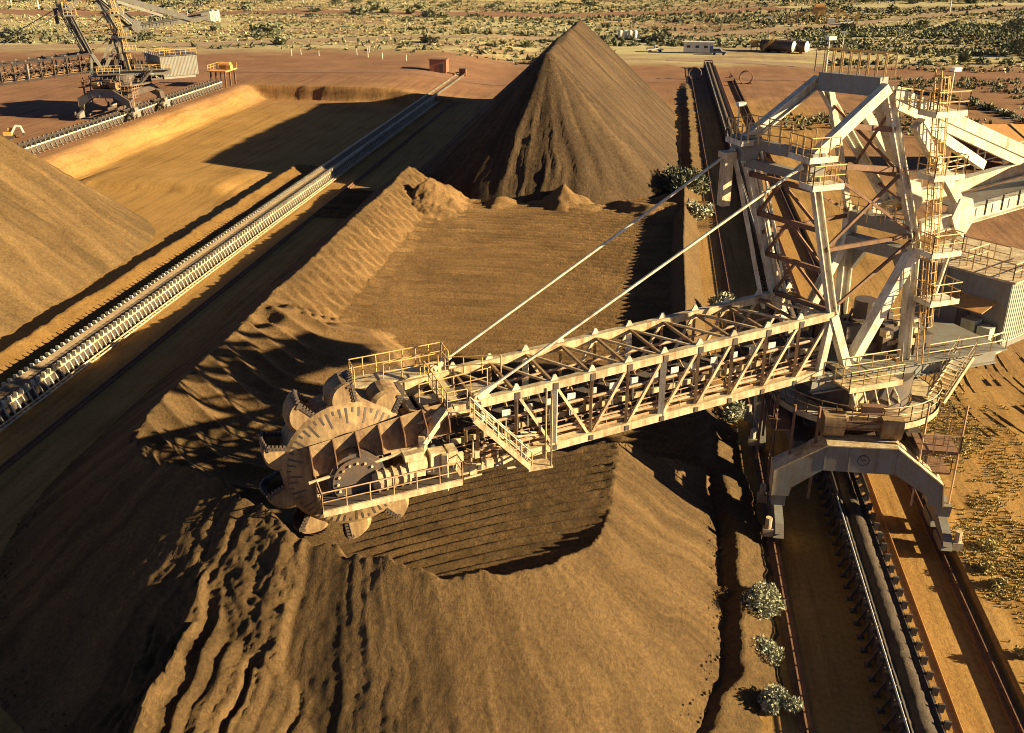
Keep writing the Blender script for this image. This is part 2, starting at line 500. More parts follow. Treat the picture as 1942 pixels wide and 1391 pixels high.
def ground_mat():
    m, nt, b = new_mat("ground_soil")
    geo = N(nt, "ShaderNodeNewGeometry")
    p = geo.outputs["Position"]
    sep = N(nt, "ShaderNodeSeparateXYZ")
    nt.links.new(p, sep.inputs[0])
    def mr(sock, a, b_, c, d):
        n = N(nt, "ShaderNodeMapRange")
        n.inputs[1].default_value = a; n.inputs[2].default_value = b_; n.inputs[3].default_value = c; n.inputs[4].default_value = d
        nt.links.new(sock, n.inputs[0])
        return n.outputs[0]
    def math_(op, a, b_=None):
        n = N(nt, "ShaderNodeMath", operation=op)
        for i, s in enumerate((a, b_)):
            if s is None: continue
            if isinstance(s, (int, float)): n.inputs[i].default_value = s
            else: nt.links.new(s, n.inputs[i])
        return n.outputs[0]
    def mix(f, a, b_):
        n = N(nt, "ShaderNodeMix", data_type='RGBA')
        if isinstance(f, (int, float)): n.inputs["Factor"].default_value = f
        else: nt.links.new(f, n.inputs["Factor"])
        nt.links.new(a, n.inputs["A"]); nt.links.new(b_, n.inputs["B"])
        return n.outputs["Result"]
    n1 = noise_node(nt, p, 0.12, 8, 0.65)
    yard = ramp(nt, [(0.28, (0.25, 0.138, 0.042)), (0.5, (0.315, 0.176, 0.055)), (0.75, (0.37, 0.212, 0.072))])
    nt.links.new(n1.outputs["Fac"], yard.inputs["Fac"])
    red = ramp(nt, [(0.28, (0.165, 0.082, 0.045)), (0.5, (0.22, 0.112, 0.060)), (0.75, (0.28, 0.150, 0.082))])
    nt.links.new(n1.outputs["Fac"], red.inputs["Fac"])
    # stretched noise so that scrub reads as bands
    mp = N(nt, "ShaderNodeMapping")
    mp.inputs["Scale"].default_value = (0.012, 0.035, 0.03)
    mp.inputs["Rotation"].default_value = (0, 0, R(-12))
    nt.links.new(p, mp.inputs["Vector"])
    n2 = noise_node(nt, mp.outputs[0], 1.0, 8, 0.68)
    scrub = ramp(nt, [(0.30, (0.24, 0.13, 0.085)), (0.43, (0.28, 0.19, 0.11)), (0.50, (0.36, 0.29, 0.15)), (0.58, (0.45, 0.38, 0.20)), (0.68, (0.28, 0.26, 0.14)), (0.80, (0.22, 0.21, 0.12))])
    nt.links.new(n2.outputs["Fac"], scrub.inputs["Fac"])
    n3 = noise_node(nt, p, 0.05, 4, 0.6)
    wob = math_('MULTIPLY', math_('SUBTRACT', n3.outputs["Fac"], 0.5), 40.0)
    yy = math_('ADD', sep.outputs[1], wob)
    # the left edge of the scrub lies nearer than the right one
    yl = math_('ADD', yy, math_('MULTIPLY', sep.outputs[0], -0.10))
    fscrub = mr(yl, 283, 300, 0, 1)
    fred = mr(yl, 205, 235, 0, 1)
    fredl = mr(math_('ADD', sep.outputs[0], math_('MULTIPLY', wob, 0.12)), -86, -92, 0, 1)
    fredr = math_('MULTIPLY', mr(math_('ADD', sep.outputs[0], math_('MULTIPLY', wob, 0.2)), 26, 36, 0, 1), mr(sep.outputs[1], 70, 100, 0.0, 0.85))
    c = mix(math_('MAXIMUM', math_('MAXIMUM', fred, fredl), fredr), yard.outputs[0], red.outputs[0])
    c = mix(fscrub, c, scrub.outputs[0])
    mp2 = N(nt, "ShaderNodeMapping"); mp2.inputs["Scale"].default_value = (1.3, 0.05, 0.3)
    nt.links.new(p, mp2.inputs["Vector"])
    n5 = noise_node(nt, mp2.outputs[0], 1.0, 6, 0.7)
    r5 = ramp(nt, [(0.33, (0.66, 0.62, 0.58)), (0.5, (1, 1, 1)), (0.7, (1.18, 1.16, 1.1))])
    nt.links.new(n5.outputs["Fac"], r5.inputs["Fac"])
    mx5 = N(nt, "ShaderNodeMix", data_type='RGBA', blend_type='MULTIPLY')
    nt.links.new(mr(sep.outputs[1], 225, 255, 0.9, 0.15), mx5.inputs["Factor"])
    nt.links.new(c, mx5.inputs["A"]); nt.links.new(r5.outputs[0], mx5.inputs["B"])
    c = mx5.outputs["Result"]
    n4 = noise_node(nt, p, 3.2, 8, 0.75)
    r4 = ramp(nt, [(0.28, (0.55, 0.5, 0.46)), (0.55, (1, 1, 1)), (0.75, (1.3, 1.27, 1.2))])
    nt.links.new(n4.outputs["Fac"], r4.inputs["Fac"])
    mx = N(nt, "ShaderNodeMix", data_type='RGBA', blend_type='MULTIPLY')
    mx.inputs["Factor"].default_value = 0.75
    nt.links.new(c, mx.inputs["A"]); nt.links.new(r4.outputs[0], mx.inputs["B"])
    nt.links.new(mx.outputs["Result"], b.inputs["Base Color"])
    b.inputs["Roughness"].default_value = 0.95
    b.inputs["Specular IOR Level"].default_value = 0.12
    bp = N(nt, "ShaderNodeBump")
    bp.inputs["Strength"].default_value = 0.6
    bp.inputs["Distance"].default_value = 0.1
    nt.links.new(n4.outputs["Fac"], bp.inputs["Height"])
    nt.links.new(bp.outputs["Normal"], b.inputs["Normal"])
    return m

M['ground'] = ground_mat()
ground = struct(grid_mesh("ground", GX, GY, GZ, M['ground']))

def drape(name, pts, width, mat, lift=0.05, step=3.0):
    """a strip that follows the ground"""
    P = [Vector((x, y, 0)) for x, y in pts]
    line = []
    for a, b in zip(P[:-1], P[1:]):
        n = max(1, int((b - a).length / step))
        line += [a + (b - a) * (i / n) for i in range(n)]
    line.append(P[-1])
    mb = MB(); vs = []
    k = 5
    for i, p in enumerate(line):
        d = line[min(i + 1, len(line) - 1)] - line[max(i - 1, 0)]
        d.normalize(); s = Vector((-d.y, d.x, 0))
        ww = width * (1 + 0.18 * float(vnoise(i * 0.35, 3.0, 4)))
        for j in range(k):
            q = p + s * (ww * (j / (k - 1) - 0.5))
            vs.append((q.x, q.y, float(ground_h(q.x, q.y)) + lift))
    fs = []
    for i in range(len(line) - 1):
        for j in range(k - 1):
            fs.append((i * k + j, i * k + j + 1, (i + 1) * k + j + 1, (i + 1) * k + j))
    mb.add(vs, fs)
    return struct(mb.build(name, mat, smooth=True))

M['road'] = earth_mat("pale_gravel", [(0.3, (0.25, 0.165, 0.10)), (0.7, (0.33, 0.235, 0.15))], 0.3, 0.05, 0.2, 2.0)
M['paleroad'] = earth_mat("bleached_gravel", [(0.3, (0.52, 0.42, 0.28)), (0.7, (0.64, 0.54, 0.38))], 0.3, 0.05, 0.2, 2.0)
M['redroad'] = earth_mat("red_gravel", [(0.3, (0.19, 0.095, 0.055)), (0.7, (0.25, 0.135, 0.080))], 0.3, 0.05, 0.2, 2.0)
drape("haul_road", [(-260, 262), (-135, 297), (-95, 322), (-56, 347), (-10, 385), (60, 432), (170, 528)], 11, M['road'])
drape("access_track", [(44, 336), (70, 368), (115, 444)], 4.0, M['paleroad'], 0.06)
drape("gravel_apron", [(3, 306), (18, 303), (38, 297), (44, 292)], 9, M['road'], 0.06)
drape("red_road", [(-420, 420), (-180, 440), (-60, 470), (60, 540)], 22, M['redroad'])
drape("back_road", [(-150, 243), (-90, 241), (-40, 247), (10, 262), (60, 262)], 7, M['redroad'], 0.05)
# wheel tracks curving over the bare ground right of the machine
for k, off in enumerate((0.0, 2.1, 5.2, 7.3, 11.0)):
    pts = []
    for i in range(26):
        t = i / 25
        pts.append((24.5 + off * 0.75 + 22 * t ** 2.1 - 1.2 * math.sin(t * 3), 78 + off * 0.9 - 30 * t))
    mbt = MB()
    prev = None
    for i, (x, y) in enumerate(pts[:-1]):
        x2, y2 = pts[i + 1]
        for sg in (-1, 1):
            d = Vector((x2 - x, y2 - y, 0)); d.normalize(); s = Vector((-d.y, d.x, 0)) * 0.38 * sg
            z1 = float(ground_h(x, y)); z2 = float(ground_h(x2, y2))
            a = Vector((x, y, z1)) + s; b = Vector((x2, y2, z2)) + s
            q = d.cross(Vector((0, 0, 1))) * 0.17
            up = Vector((0, 0, 0.055 + 0.06 * float(vnoise(i * .7, k, 2))))
            dn = Vector((0, 0, -0.05))
            mbt.add([a - q + dn, a + q + dn, a + up, b - q + dn, b + q + dn, b + up], [(0, 2, 5, 3), (2, 1, 4, 5)])
    struct(mbt.build("wheel_track_ground", M['ground'], smooth=True))

# ------------------------------------------------------------------ stockpiles
def ore_thing(o, label, cat="stockpile"):
    return tag(o, label, cat)

# --- the worked pile under the boom
def worked_pile():
    x = np.arange(-43, 8.6, 0.12); y = np.concatenate([np.arange(28, 62, 0.10), np.arange(62, 139, 0.2)])
    X, Y = np.meshgrid(x, y)
    ya = 57.0 - 11.0 * sstep(-19, 2, X)
    wob = 0.35 * fbm(X * 0.12, Y * 0.12, 3, 2)
    dy = np.maximum(0, ya - Y)
    d = np.hypot(X + 16.7, dy * (0.79 + 0.05 * sstep(-24, -12, X)))
    orig = (22.3 - d + wob * 0.6) * 0.72
    ang = np.arctan2(-dy, X + 16.7 + 1e-6)
    u = np.where(dy > 0, ang * 17.0, np.where(X > -16.7, Y, -Y - 30))
    u = u + 0.6 * fbm(X * 0.3, Y * 0.3, 3, 44)
    streak = fbm(u * 1.1, d * 0.10, 4, 41, 0.55)
    # slumped, fissured sector on the front left
    sec = sstep(-1.56, -1.66, ang) * (1 - sstep(-2.25, -2.55, ang)) * (dy > 0)
    warp = 0.35 * fbm(X * .5, Y * .5, 3, 57)
    line = lambda q, w_: np.exp(-(q / w_) ** 2)
    n1 = vnoise(u * 0.75 + warp * 0.3, d * 0.02, 52) + 0.35 * vnoise(u * 1.7, d * 0.07, 58)
    n2 = vnoise(u * 1.25 + warp * 0.5, d * 0.045, 53) + 0.3 * vnoise(u * 2.3, d * 0.10, 59)
    n3 = vnoise(u * 2.3 + warp * 0.7, d * 0.10, 54)
    clod = fbm(X * 1.3, Y * 1.3, 5, 61, 0.68)
    fan = sstep(0, 4, 22.3 - d)
    body = sstep(3.0, 9, d)
    left = sstep(-1.78, -1.95, ang)
    lobe = sstep(-1.50 + 0.015 * fbm(d * .6, d * 0, 3, 66), -1.53, ang) * (1 - sstep(-1.58, -2.05, ang)) * (dy > 0)
    brk = sstep(-0.6, 0.3, fbm(u * 0.5, d * 0.12, 2, 91))
    fis = -sec * (1 - left) * (0.26 * brk * line(n1, 0.20) + 0.15 * line(n2, 0.24))
    thin = -0.04 * line(n2, 0.24) - 0.035 * line(n3, 0.34)
    orig = orig + fan * (body * (fis + lobe * (0.42 + 0.10 * clod)) + thin) + 0.03 * clod
    # the spur that runs down towards the viewer and shades all that lies left of it
    ts = np.clip((46.8 - Y) / 12.5, -1, 2.0)
    a = X - (-20.7 + 0.5 * ts + 0.5 * fbm(Y * 0.22, Y * 0, 3, 95))
    zr = 6.9 - 2.7 * np.maximum(ts, 0) + 0.25 * fbm(Y * 0.5, Y * 0, 3, 96) - np.maximum(0, Y - 47.0) * 1.6
    a1 = a + 0.16 * (46.8 - Y) * (a < 0)
    s1 = vnoise(a1 * 0.8 + warp * 0.25, Y * 0.035, 97) + 0.35 * vnoise(a1 * 1.7, Y * 0.06, 98)
    s2 = vnoise(a1 * 1.35 + warp * 0.4, Y * 0.06, 99)
    near_ = np.exp(-((a + 1.5) / 3.6) ** 2) * sstep(-0.1, 0.35, ts)
    s3 = vnoise(a1 * 2.3 + warp * 0.6, Y * 0.10, 94); rt = sstep(-0.5, 1.5, a) * np.exp(-((a - 3.5) / 3.5) ** 2) * sstep(0.0, 0.4, ts)
    spur = zr - np.where(a < 0, -a * 0.80, a * 0.24) + near_ * (0.75 * line(s1, 0.20) + 0.44 * line(s2, 0.24) + 0.20 * line(s3, 0.34) - 0.3) - rt * (0.40 * line(s1 - 0.2, 0.18) + 0.30 * line(s2 + 0.1, 0.22) + 0.14 * line(s3, 0.32)) + 0.05 * clod * sstep(-0.2, 0.3, ts)
    orig = np.maximum(orig, spur)
    # reclaimed floor and left face
    ph = Y + 0.006 * (X + 17) ** 2
    saw = lambda p, l: (np.abs(((p / l + 0.12 * fbm(X * .25, Y * .25, 2, 71)) % 1.0) - 0.35))
    scal = lambda p, l, sh=0.75: (1 - np.abs(np.sin(np.pi * p / l)) ** sh)
    floor = 0.18 + 0.42 * scal(ph + 0.12 * fbm(X * .15, Y * .15, 2, 71), 1.25, 0.9) + 0.025 * fbm(X * 0.8, Y * 0.8, 3, 72)
    lface = np.maximum(0, -28.5 - X) * 0.68
    far_cut = floor + lface + 0.55 * scal(ph + 0.6 * np.minimum(X + 28.5, 0) + 0.2 * fbm(X * .2, Y * .2, 2, 73), 1.75) * sstep(-26.5, -28.5, X) * (1 - sstep(-32, -33.5, X))
    # the two ridges of the older cut, further from the machine
    sl = np.maximum(0, -20.0 - X)
    near_l = 3.3 + 0.05 * sl + 0.027 * np.maximum(0, -23.0 - X) ** 2 + 0.50 * scal(Y + 0.55 * np.minimum(X + 26.0, 0) + 0.10 * (X + 26.5) + 0.18 * fbm(X * .16, Y * .16, 2, 74), 2.5, 0.75) * (0.25 + 0.75 * sstep(-19.5, -25, X)) * sstep(-15.5, -18, X) - 0.4
    bl = ((Y * 0.95 - X * 0.31 + 0.012 * (X + 8) ** 2 + 0.10 * fbm(X * .3, Y * .3, 2, 76)) / 0.9) % 1.0
    bench = 4.7 + 0.15 * (X + 1.7) + 0.14 * np.where(bl < 0.8, bl / 0.8, (1 - bl) / 0.2) + 0.02 * fbm(X * 1.6, Y * 1.6, 3, 75)
    s = sstep(-17, -14, X)
    near_cut = near_l * (1 - s) + bench * s
    # back edge of the high bench
    yb = 55.3 + 0.5 * fbm(X * 0.7, Y * 0, 2, 77) + 20.5 * sstep(-9, -24, X)
    drop = np.maximum(0, Y - yb) * (0.9 - 0.45 * sstep(-9, -22, X))
    near_cut = near_cut - drop
    cut = np.maximum(near_cut, far_cut)
    notch = 1.6 * np.exp(-((Y - 73.5) / 2.0) ** 2) * sstep(-29, -32, X)
    cut = cut - notch
    # front lip
    yf = np.interp(X, [-40, -30, -28, -21.5, -20, -16.2, -13.8, -8.5, -5.7, -3.0, -1.8, -1.2, 8],
                   [53, 50.5, 49.2, 47.2, 45.4, 43.2, 42.1, 40.4, 40.4, 42.4, 44.5, 48, 48])
    yf = yf + 0.35 * fbm(X * 0.9, X * 0, 3, 79)
    cut = cut + np.maximum(0, yf - Y) * 1.3
    rim = 0.25 * fbm(X * 1.5, Y * 1.5, 4, 81)
    Z = np.minimum(orig, cut)
    edge = np.exp(-np.abs(orig - cut) / 0.35)
    Z = Z + edge * rim * 0.6
    # rubble ridge that closes the reclaimed floor at the far end
    rr = np.maximum(0, 1.5 - np.abs(Y - 130.5 - 1.5 * fbm(X * 0.2, X * 0, 3, 83)) * 0.55) * (0.55 + 0.6 * vnoise(X * 0.35, Y * 0, 84)) * sstep(-30, -27, X)
    Z = np.where(Y > 122, np.maximum(Z, floor * 0.6 + rr), Z)
    lump = 4.4 - 0.75 * np.hypot(X + 29.0, (Y - 128) * 0.8) + 0.5 * fbm(X * .6, Y * .6, 3, 85)
    Z = np.maximum(Z, np.where(Y > 118, lump, -9))
    Z = np.where(Y > 136.5, Z - (Y - 136.5) * 0.8, Z)
    quad = np.maximum.reduce([Z[:-1, :-1], Z[:-1, 1:], Z[1:, 1:], Z[1:, :-1]])
    keep = quad > -0.25
    skin = np.clip(1 - (orig - Z) / 0.25, 0, 1)
    sk = skin * (0.8 * fbm(u * 1.1 + warp, d * 0.05, 4, 201, 0.65)) + (1 - skin) * 0.5 * fbm(X * 0.25, Y * 1.1, 4, 203, 0.65)
    o = grid_mesh("stockpile", X, Y, Z, M['ore'], (-16.7, 70, 0), keep, np.clip(sk, -1, 1))
    # loose lumps that rolled down the slopes
    g = np.random.default_rng(5)
    jj = g.integers(2, Z.shape[0] - 2, 60000); ii = g.integers(2, Z.shape[1] - 2, 60000)
    w_ = 0.9 * (Z[jj, ii] < 1.0) * (Z[jj, ii] > -0.1) * (Y[jj, ii] < 60)
    ok = (g.random(60000) < w_ * 0.35) & (Z[jj, ii] > -0.15)
    jj = jj[ok][:6500]; ii = ii[ok][:6500]; n = len(jj)
    r = 0.025 + 0.07 * g.random(n) ** 3.0 + 0.03 * g.random(n)
    dirs = np.array([(1, 0, 0), (0, 1, 0), (-1, 0, 0), (0, -1, 0), (0, 0, 1), (0, 0, -1)], float)
    V = dirs[None] * g.uniform(0.6, 1.25, (n, 6, 1)) * r[:, None, None] + g.normal(0, 0.18, (n, 6, 3)) * r[:, None, None]
    V += np.stack([X[jj, ii], Y[jj, ii], Z[jj, ii] + r * 0.45], -1)[:, None]
    F = np.array([(0, 1, 4), (1, 2, 4), (2, 3, 4), (3, 0, 4), (1, 0, 5), (2, 1, 5), (3, 2, 5), (0, 3, 5)])
    co = V.reshape(-1, 3).astype(np.float32); q = (F[None] + 6 * np.arange(n)[:, None, None]).reshape(-1, 3)
    me = bpy.data.meshes.new("ore_lumps"); me.vertices.add(len(co)); me.vertices.foreach_set("co", co.ravel())
    me.loops.add(q.size); me.loops.foreach_set("vertex_index", q.ravel().astype(np.int32))
    me.polygons.add(len(q)); me.polygons.foreach_set("loop_start", np.arange(0, q.size, 3, dtype=np.int32))
    me.update(calc_edges=True); me.materials.append(M['ore'])
    lo = bpy.data.objects.new("ore_lumps", me); COL.objects.link(lo); struct(lo, 'stuff')
    return ore_thing(o, "brown iron ore pile being cut into terraces under the reclaimer boom and bucket wheel")
worked_pile()

def ridge_pile(name, xr, y0, y1, h, slope, mat, label, seed, res=0.3, y_lo=None, y_hi=None, rough=1.0, sector=True):
    hw = h / slope
    x = np.arange(xr - hw - 1, xr + hw + 1.01, res)
    y = np.arange((y_lo if y_lo is not None else y0 - hw - 1), (y_hi if y_hi is not None else y1 + hw + 1), res)
    X, Y = np.meshgrid(x, y)
    dy = np.maximum(0, y0 - Y) + np.maximum(0, Y - y1)
    d = np.hypot(X - xr, dy)
    ang = np.arctan2(np.where(Y < y0, -dy, dy), X - xr + 1e-6)
    u = np.where(dy > 0, ang * hw * 0.8, np.where(X > xr, Y, -Y)) + 0.5 * fbm(X * .25, Y * .25, 3, seed + 3)
    wob = 0.7 * fbm(X * 0.06, Y * 0.06, 3, seed)
    Z = (hw - d + wob * 0.5) * slope
    fan = sstep(0, 3, hw - d)
    st = fbm(u * 0.9, d * 0.07, 4, seed + 5, 0.55)
    Z = Z + fan * st * 0.16 * rough
    wp = 0.4 * fbm(X * .3, Y * .3, 3, seed + 21)
    q1 = vnoise(u * 0.6 + wp * .6, d * 0.03, seed + 22) + 0.3 * vnoise(u * 1.1, d * 0.06, seed + 24); q2 = vnoise(u * 0.95 + wp, d * 0.05, seed + 23)
    ln = lambda q, w_: np.exp(-(q / w_) ** 2)
    Z = Z - fan * (0.07 * ln(q1, 0.26) + 0.05 * ln(q2, 0.36)) * rough
    if sector:
        sec = np.exp(-((ang + 1.60) / 0.36) ** 2) * (Y < y0) * sstep(4, 10, d)
        Z = Z - fan * sec * (0.26 * ln(q1, 0.26) + 0.20 * ln(q2, 0.34) - 0.10 * fbm(X * .9, Y * .9, 4, seed + 9))
        sec2 = np.exp(-((ang + 0.95) / 0.3) ** 2) * (Y < y0)
        Z = Z + fan * sec2 * fbm(u * 0.5, d * 0.04, 3, seed + 12) * 0.30
    Z = np.minimum(Z, h - 0.25 + 0.25 * fbm(X * 0.3, Y * 0.3, 3, seed + 15))
    quad = np.maximum.reduce([Z[:-1, :-1], Z[:-1, 1:], Z[1:, 1:], Z[1:, :-1]])
    sk = 0.9 * fbm(u * 0.75 + wp, d * 0.035, 5, seed + 31, 0.68)
    o = grid_mesh(name, X, Y, Z, mat, (xr, (y0 + y1) / 2, 0), quad > -0.25, np.clip(sk, -1, 1))
    return ore_thing(o, label)

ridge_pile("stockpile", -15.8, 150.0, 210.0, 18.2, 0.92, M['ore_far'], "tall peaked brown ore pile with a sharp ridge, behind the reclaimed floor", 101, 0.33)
ridge_pile("stockpile", -78.0, 58.0, 104.0, 15.9, 0.80, M['ore_left'], "smooth ochre ore pile beyond the long white conveyor, its top out of frame", 140, 0.35, y_lo=46, rough=2.0, sector=False)

# small dark heap at the foot of the far pile, and a low one beside it
for (hx, hy, hh, sl_, lab, sd) in ((-11.5, 131.5, 3.0, 0.62, "small dark heap of ore at the foot of the tall peaked pile", 180),
                              (-21.0, 128.5, 0.9, 0.45, "low crumbled ore mound beside the small dark heap", 190)):
    hw = hh / sl_
    x = np.arange(hx - hw - 1, hx + hw + 1, 0.22); y = np.arange(hy - hw - 1, hy + hw + 1, 0.22)
    X, Y = np.meshgrid(x, y)
    Z = hh - sl_ * np.hypot(X - hx, (Y - hy) * 1.15) + 0.3 * fbm(X * .6, Y * .6, 4, sd)
    tag(grid_mesh("ore_heap", X, Y, Z, M['ore'], (hx, hy, 0),
        np.maximum(Z[:-1, :-1], Z[1:, 1:]) > -0.1), lab, "ore heap")

# windrows of spilled ore beside the two conveyors
def windrow(name, xcf, hf, y0, y1, wl, wr, mat, label, seed, res=0.22):
    xs = np.arange(-wl - 0.6, wr + 0.61, res); y = np.arange(y0, y1, res)
    T, Y = np.meshgrid(xs, y)
    mid = sstep(70, 90, Y) * (1 - sstep(138, 146, Y)) if seed == 210 else 0.0 * Y
    xc = xcf(Y) + 0.22 * (1 - 0.85 * mid) * fbm(Y * 0.55, Y * 0, 3, seed)
    h = hf(Y) * (1 + (0.14 - 0.12 * sstep(70, 90, Y) * (1 - sstep(138, 146, Y))) * fbm(Y * 0.5, Y * 0 + 5, 3, seed + 2))
    X = T + xc
    t = np.where(T < 0, -T / wl, T / wr)
    Z = h * (1 - t) + 0.07 * (1 - 0.75 * mid) * fbm(X * 1.6, Y * 1.6, 3, seed + 4) - 0.05
    o = grid_mesh(name, X, Y, Z, mat, (float(xcf(np.array(y0))), y0, 0), np.maximum(Z[:-1, :-1], Z[1:, 1:]) > -0.2)
    return tag(o, label, "windrow")

xcr = lambda Y: np.interp(Y, [28, 36, 40, 46, 54, 64, 84, 110, 142, 150, 200, 260], [1.5, 4.0, 5.6, 6.0, 6.2, 5.4, 3.7, 3.9, 4.6, 6.0, 6.6, 6.9])
hr = lambda Y: np.interp(Y, [28, 36, 44, 60, 72, 86, 136, 146, 156, 240, 256], [0.5, 0.7, 0.85, 0.9, 1.6, 2.35, 2.0, 0.7, 0.9, 0.8, 0.1])
windrow("windrow", xcr, hr, 28, 256, 1.6, 3.3 * 0.62, M['ore_left'], "long low windrow of spilled ore between the ore-loaded conveyor and the piles", 210)
windrow("windrow", lambda Y: -54.0 + 0 * Y, lambda Y: np.interp(Y, [30, 148, 152], [1.3, 1.2, 0.1]), 30, 152, 1.9, 2.3, M['windrow'], "long yellow windrow of spilled ore between the white conveyor and smooth ochre pile", 230, 0.25)

# ------------------------------------------------------------------ rails
def rail_track(x, y0, y1, z, label, grp):
    t = thing("crane_rail", label, "rail", (x, y0, z), grp)
    L = y1 - y0
    mb = MB(); mb.beam((0, 0, 0.07), (0, L, 0.07), 0.62, 0.16)
    mb.build("rail_bed", M['rustred'], t)
    mb = MB(); mb.beam((0, 0, 0.18), (0, L, 0.18), 0.14, 0.07); mb.beam((0, 0, 0.25), (0, L, 0.25), 0.05, 0.08); mb.beam((0, 0, 0.31), (0, L, 0.31), 0.09, 0.06)
    mb.build("rail_steel", M['rustred'], t)
rail_track(8.5, 22, 268, 0.0, "thin rusty rail between the ore-loaded conveyor and the long windrow", "machine rails")
rail_track(18.3, 22, 268, 0.02, "thin rusty rail beside the ore-loaded conveyor at the edge of the grassy raised shoulder", "machine rails")
rail_track(-43.2, 26, 262, 0.0, "thin rusty rail between the white conveyor and the worked pile", "machine rails")

# ------------------------------------------------------------------ conveyors
def conveyor(label, c, y0, y1, zb, spacing, load=False, frame_mat='cream', string_mat='cream', guard='orange', end=True, belt='rubber'):
    t = thing("belt_conveyor", label, "conveyor", (c, y0, zb))
    L = y1 - y0
    for sg in (-1, 1):
        MB().beam((sg * 0.78, 0, 1.10), (sg * 0.78, L, 1.10), 0.22, 0.30).build("stringer", M[string_mat], t)
    mb = MB()
    prof = [(-0.72, 1.52), (-0.34, 1.30), (0.34, 1.30), (0.72, 1.52), (0.70, 1.55), (0.33, 1.34), (-0.33, 1.34), (-0.70, 1.55)]
    mb.prism([(px, 0, pz) for px, pz in prof], (0, L, 0))
    mb.build("carrying_belt", M[belt], t)
    MB().beam((0, 0, 0.62), (0, L, 0.62), 1.25, 0.04).build("return_belt", M['rubber'], t)
    if load:
        yy = np.arange(0, L, 0.22); xx = np.linspace(-0.52, 0.52, 9)
        X, Y = np.meshgrid(xx, yy)
        Z = 1.36 + 0.30 * (1 - (X / 0.52) ** 2) + 0.045 * fbm(X * 5, Y * 5, 3, 301)
        o = grid_mesh("ore_load", X, Y, Z, M['loadore']); o.parent = t
        MB().path([(-0.92, 0.0, 1.72), (-0.92, L, 1.72)], 0.05).build("pull_cord_rail", M['white'], t)
    for sg in (-1, 1):
        MB().beam((sg * 0.90, 0, 0.62), (sg * 0.90, L, 0.62), 0.03, 0.86).build("side_skirt", M['dark'], t)
    # idler frames, one mesh shared by all
    f = MB()
    for sg in (-1, 1):
        f.beam((sg * 1.30, 0, 0.0), (sg * 0.82, 0, 1.15), 0.10, 0.13)
        f.box((sg * 1.28, 0, 0.05), 0.35, 0.30, 0.10)
        f.beam((sg * 0.95, 0, 1.26), (sg * 0.98, 0, 1.72), 0.12, 0.30)
        f.tube((sg * 0.36, 0.12, 1.24), (sg * 0.86, 0.12, 1.52), 0.08, 8)
    f.beam((-0.95, 0, 1.24), (0.95, 0, 1.24), 0.14, 0.10)
    f.tube((-0.36, 0.12, 1.22), (0.36, 0.12, 1.22), 0.08, 8)
    f.beam((-1.0, 0, 0.45), (1.0, 0, 0.45), 0.08, 0.08)
    n = int(L / spacing)
    near = sorted(range(n), key=lambda i: y0 + i * spacing)
    vis = [i for i in near if y0 + i * spacing > 32][:100]
    rest = [i for i in near if i not in set(vis)]
    first = None
    for i in vis:
        if first is None:
            first = f.build("idler_frame", M[frame_mat], t, (0, i * spacing, 0))
        else:
            share(first, t, (0, i * spacing, 0))
    if rest:
        g_ = MB()
        for i in rest:
            g_.add([(a, b + i * spacing, c2) for a, b, c2 in f.v], f.f)
        struct(g_.build("idler_frames", M[frame_mat], t, split=False), 'stuff')
    if guard:
        mb = MB()
        mb.beam((1.72, 0, 0.62), (1.72, L, 0.62), 0.34, 0.10)
        mb.beam((1.88, 0, 0.72), (1.88, L, 0.72), 0.04, 0.28)
        k = 0.0
        while k < L:
            mb.beam((1.72, k, 0), (1.72, k, 0.6), 0.08, 0.08); k += 3.0
        mb.build("cable_tray", M[guard], t)
    # tail end frame at the far end
    if end:
        mb = MB()
        for sg in (-1, 1):
            mb.beam((sg * 1.1, L - 0.5, 0), (sg * 1.1, L - 0.5, 2.0), 0.25, 0.25)
            mb.beam((sg * 1.1, L - 0.5, 1.9), (sg * 1.1, L - 5, 1.2), 0.18, 0.25)
        mb.beam((-1.1, L - 0.5, 2.0), (1.1, L - 0.5, 2.0), 0.25, 0.25)
        mb.build("tail_frame", M['rustred'], t)
        MB().tube((-0.8, L - 0.6, 1.05), (0.8, L - 0.6, 1.05), 0.5, 16).build("tail_pulley", M['dark'], t, smooth=False)
    return t

conveyor("long belt conveyor carrying grey-brown ore under the reclaimer gantry", 13.45, 26.0, 286.0, 0.0, 1.1, True, 'dark', 'dark', 'orange')
conveyor("long empty belt conveyor with white idler frames beside the worked pile's shaded flank", -48.2, 30.0, 252.0, 0.0, 0.76, False, 'cream', 'dusty', None, belt='beltdust')
mbp = MB()
for dx in (0.0, 0.42):
    mbp.path([(-46.65 + dx, 30, 0.42), (-46.65 + dx, 250, 0.42)], 0.075, 6)
pl = thing("pipe_line", "pair of thin tan pipes along the ground between the white conveyor and its rail", "pipe", (-45.5, 30, 0))
q = mbp.build("pipe", M['dusty'], pl); q.location = (45.5, -30, 0)
mbp = MB()
for k in range(0, 220, 4):
    mbp.box((-46.44, 30 + k, 0.17), 0.9, 0.25, 0.34)
q = mbp.build("pipe_supports", M['rustred'], pl); q.location = (45.5, -30, 0)
conveyor("far raised belt conveyor along the pad edge under the distant second machine", -93.9, 118.0, 212.0, 3.0, 1.3, False, 'greygreen', 'cream', None, end=False)

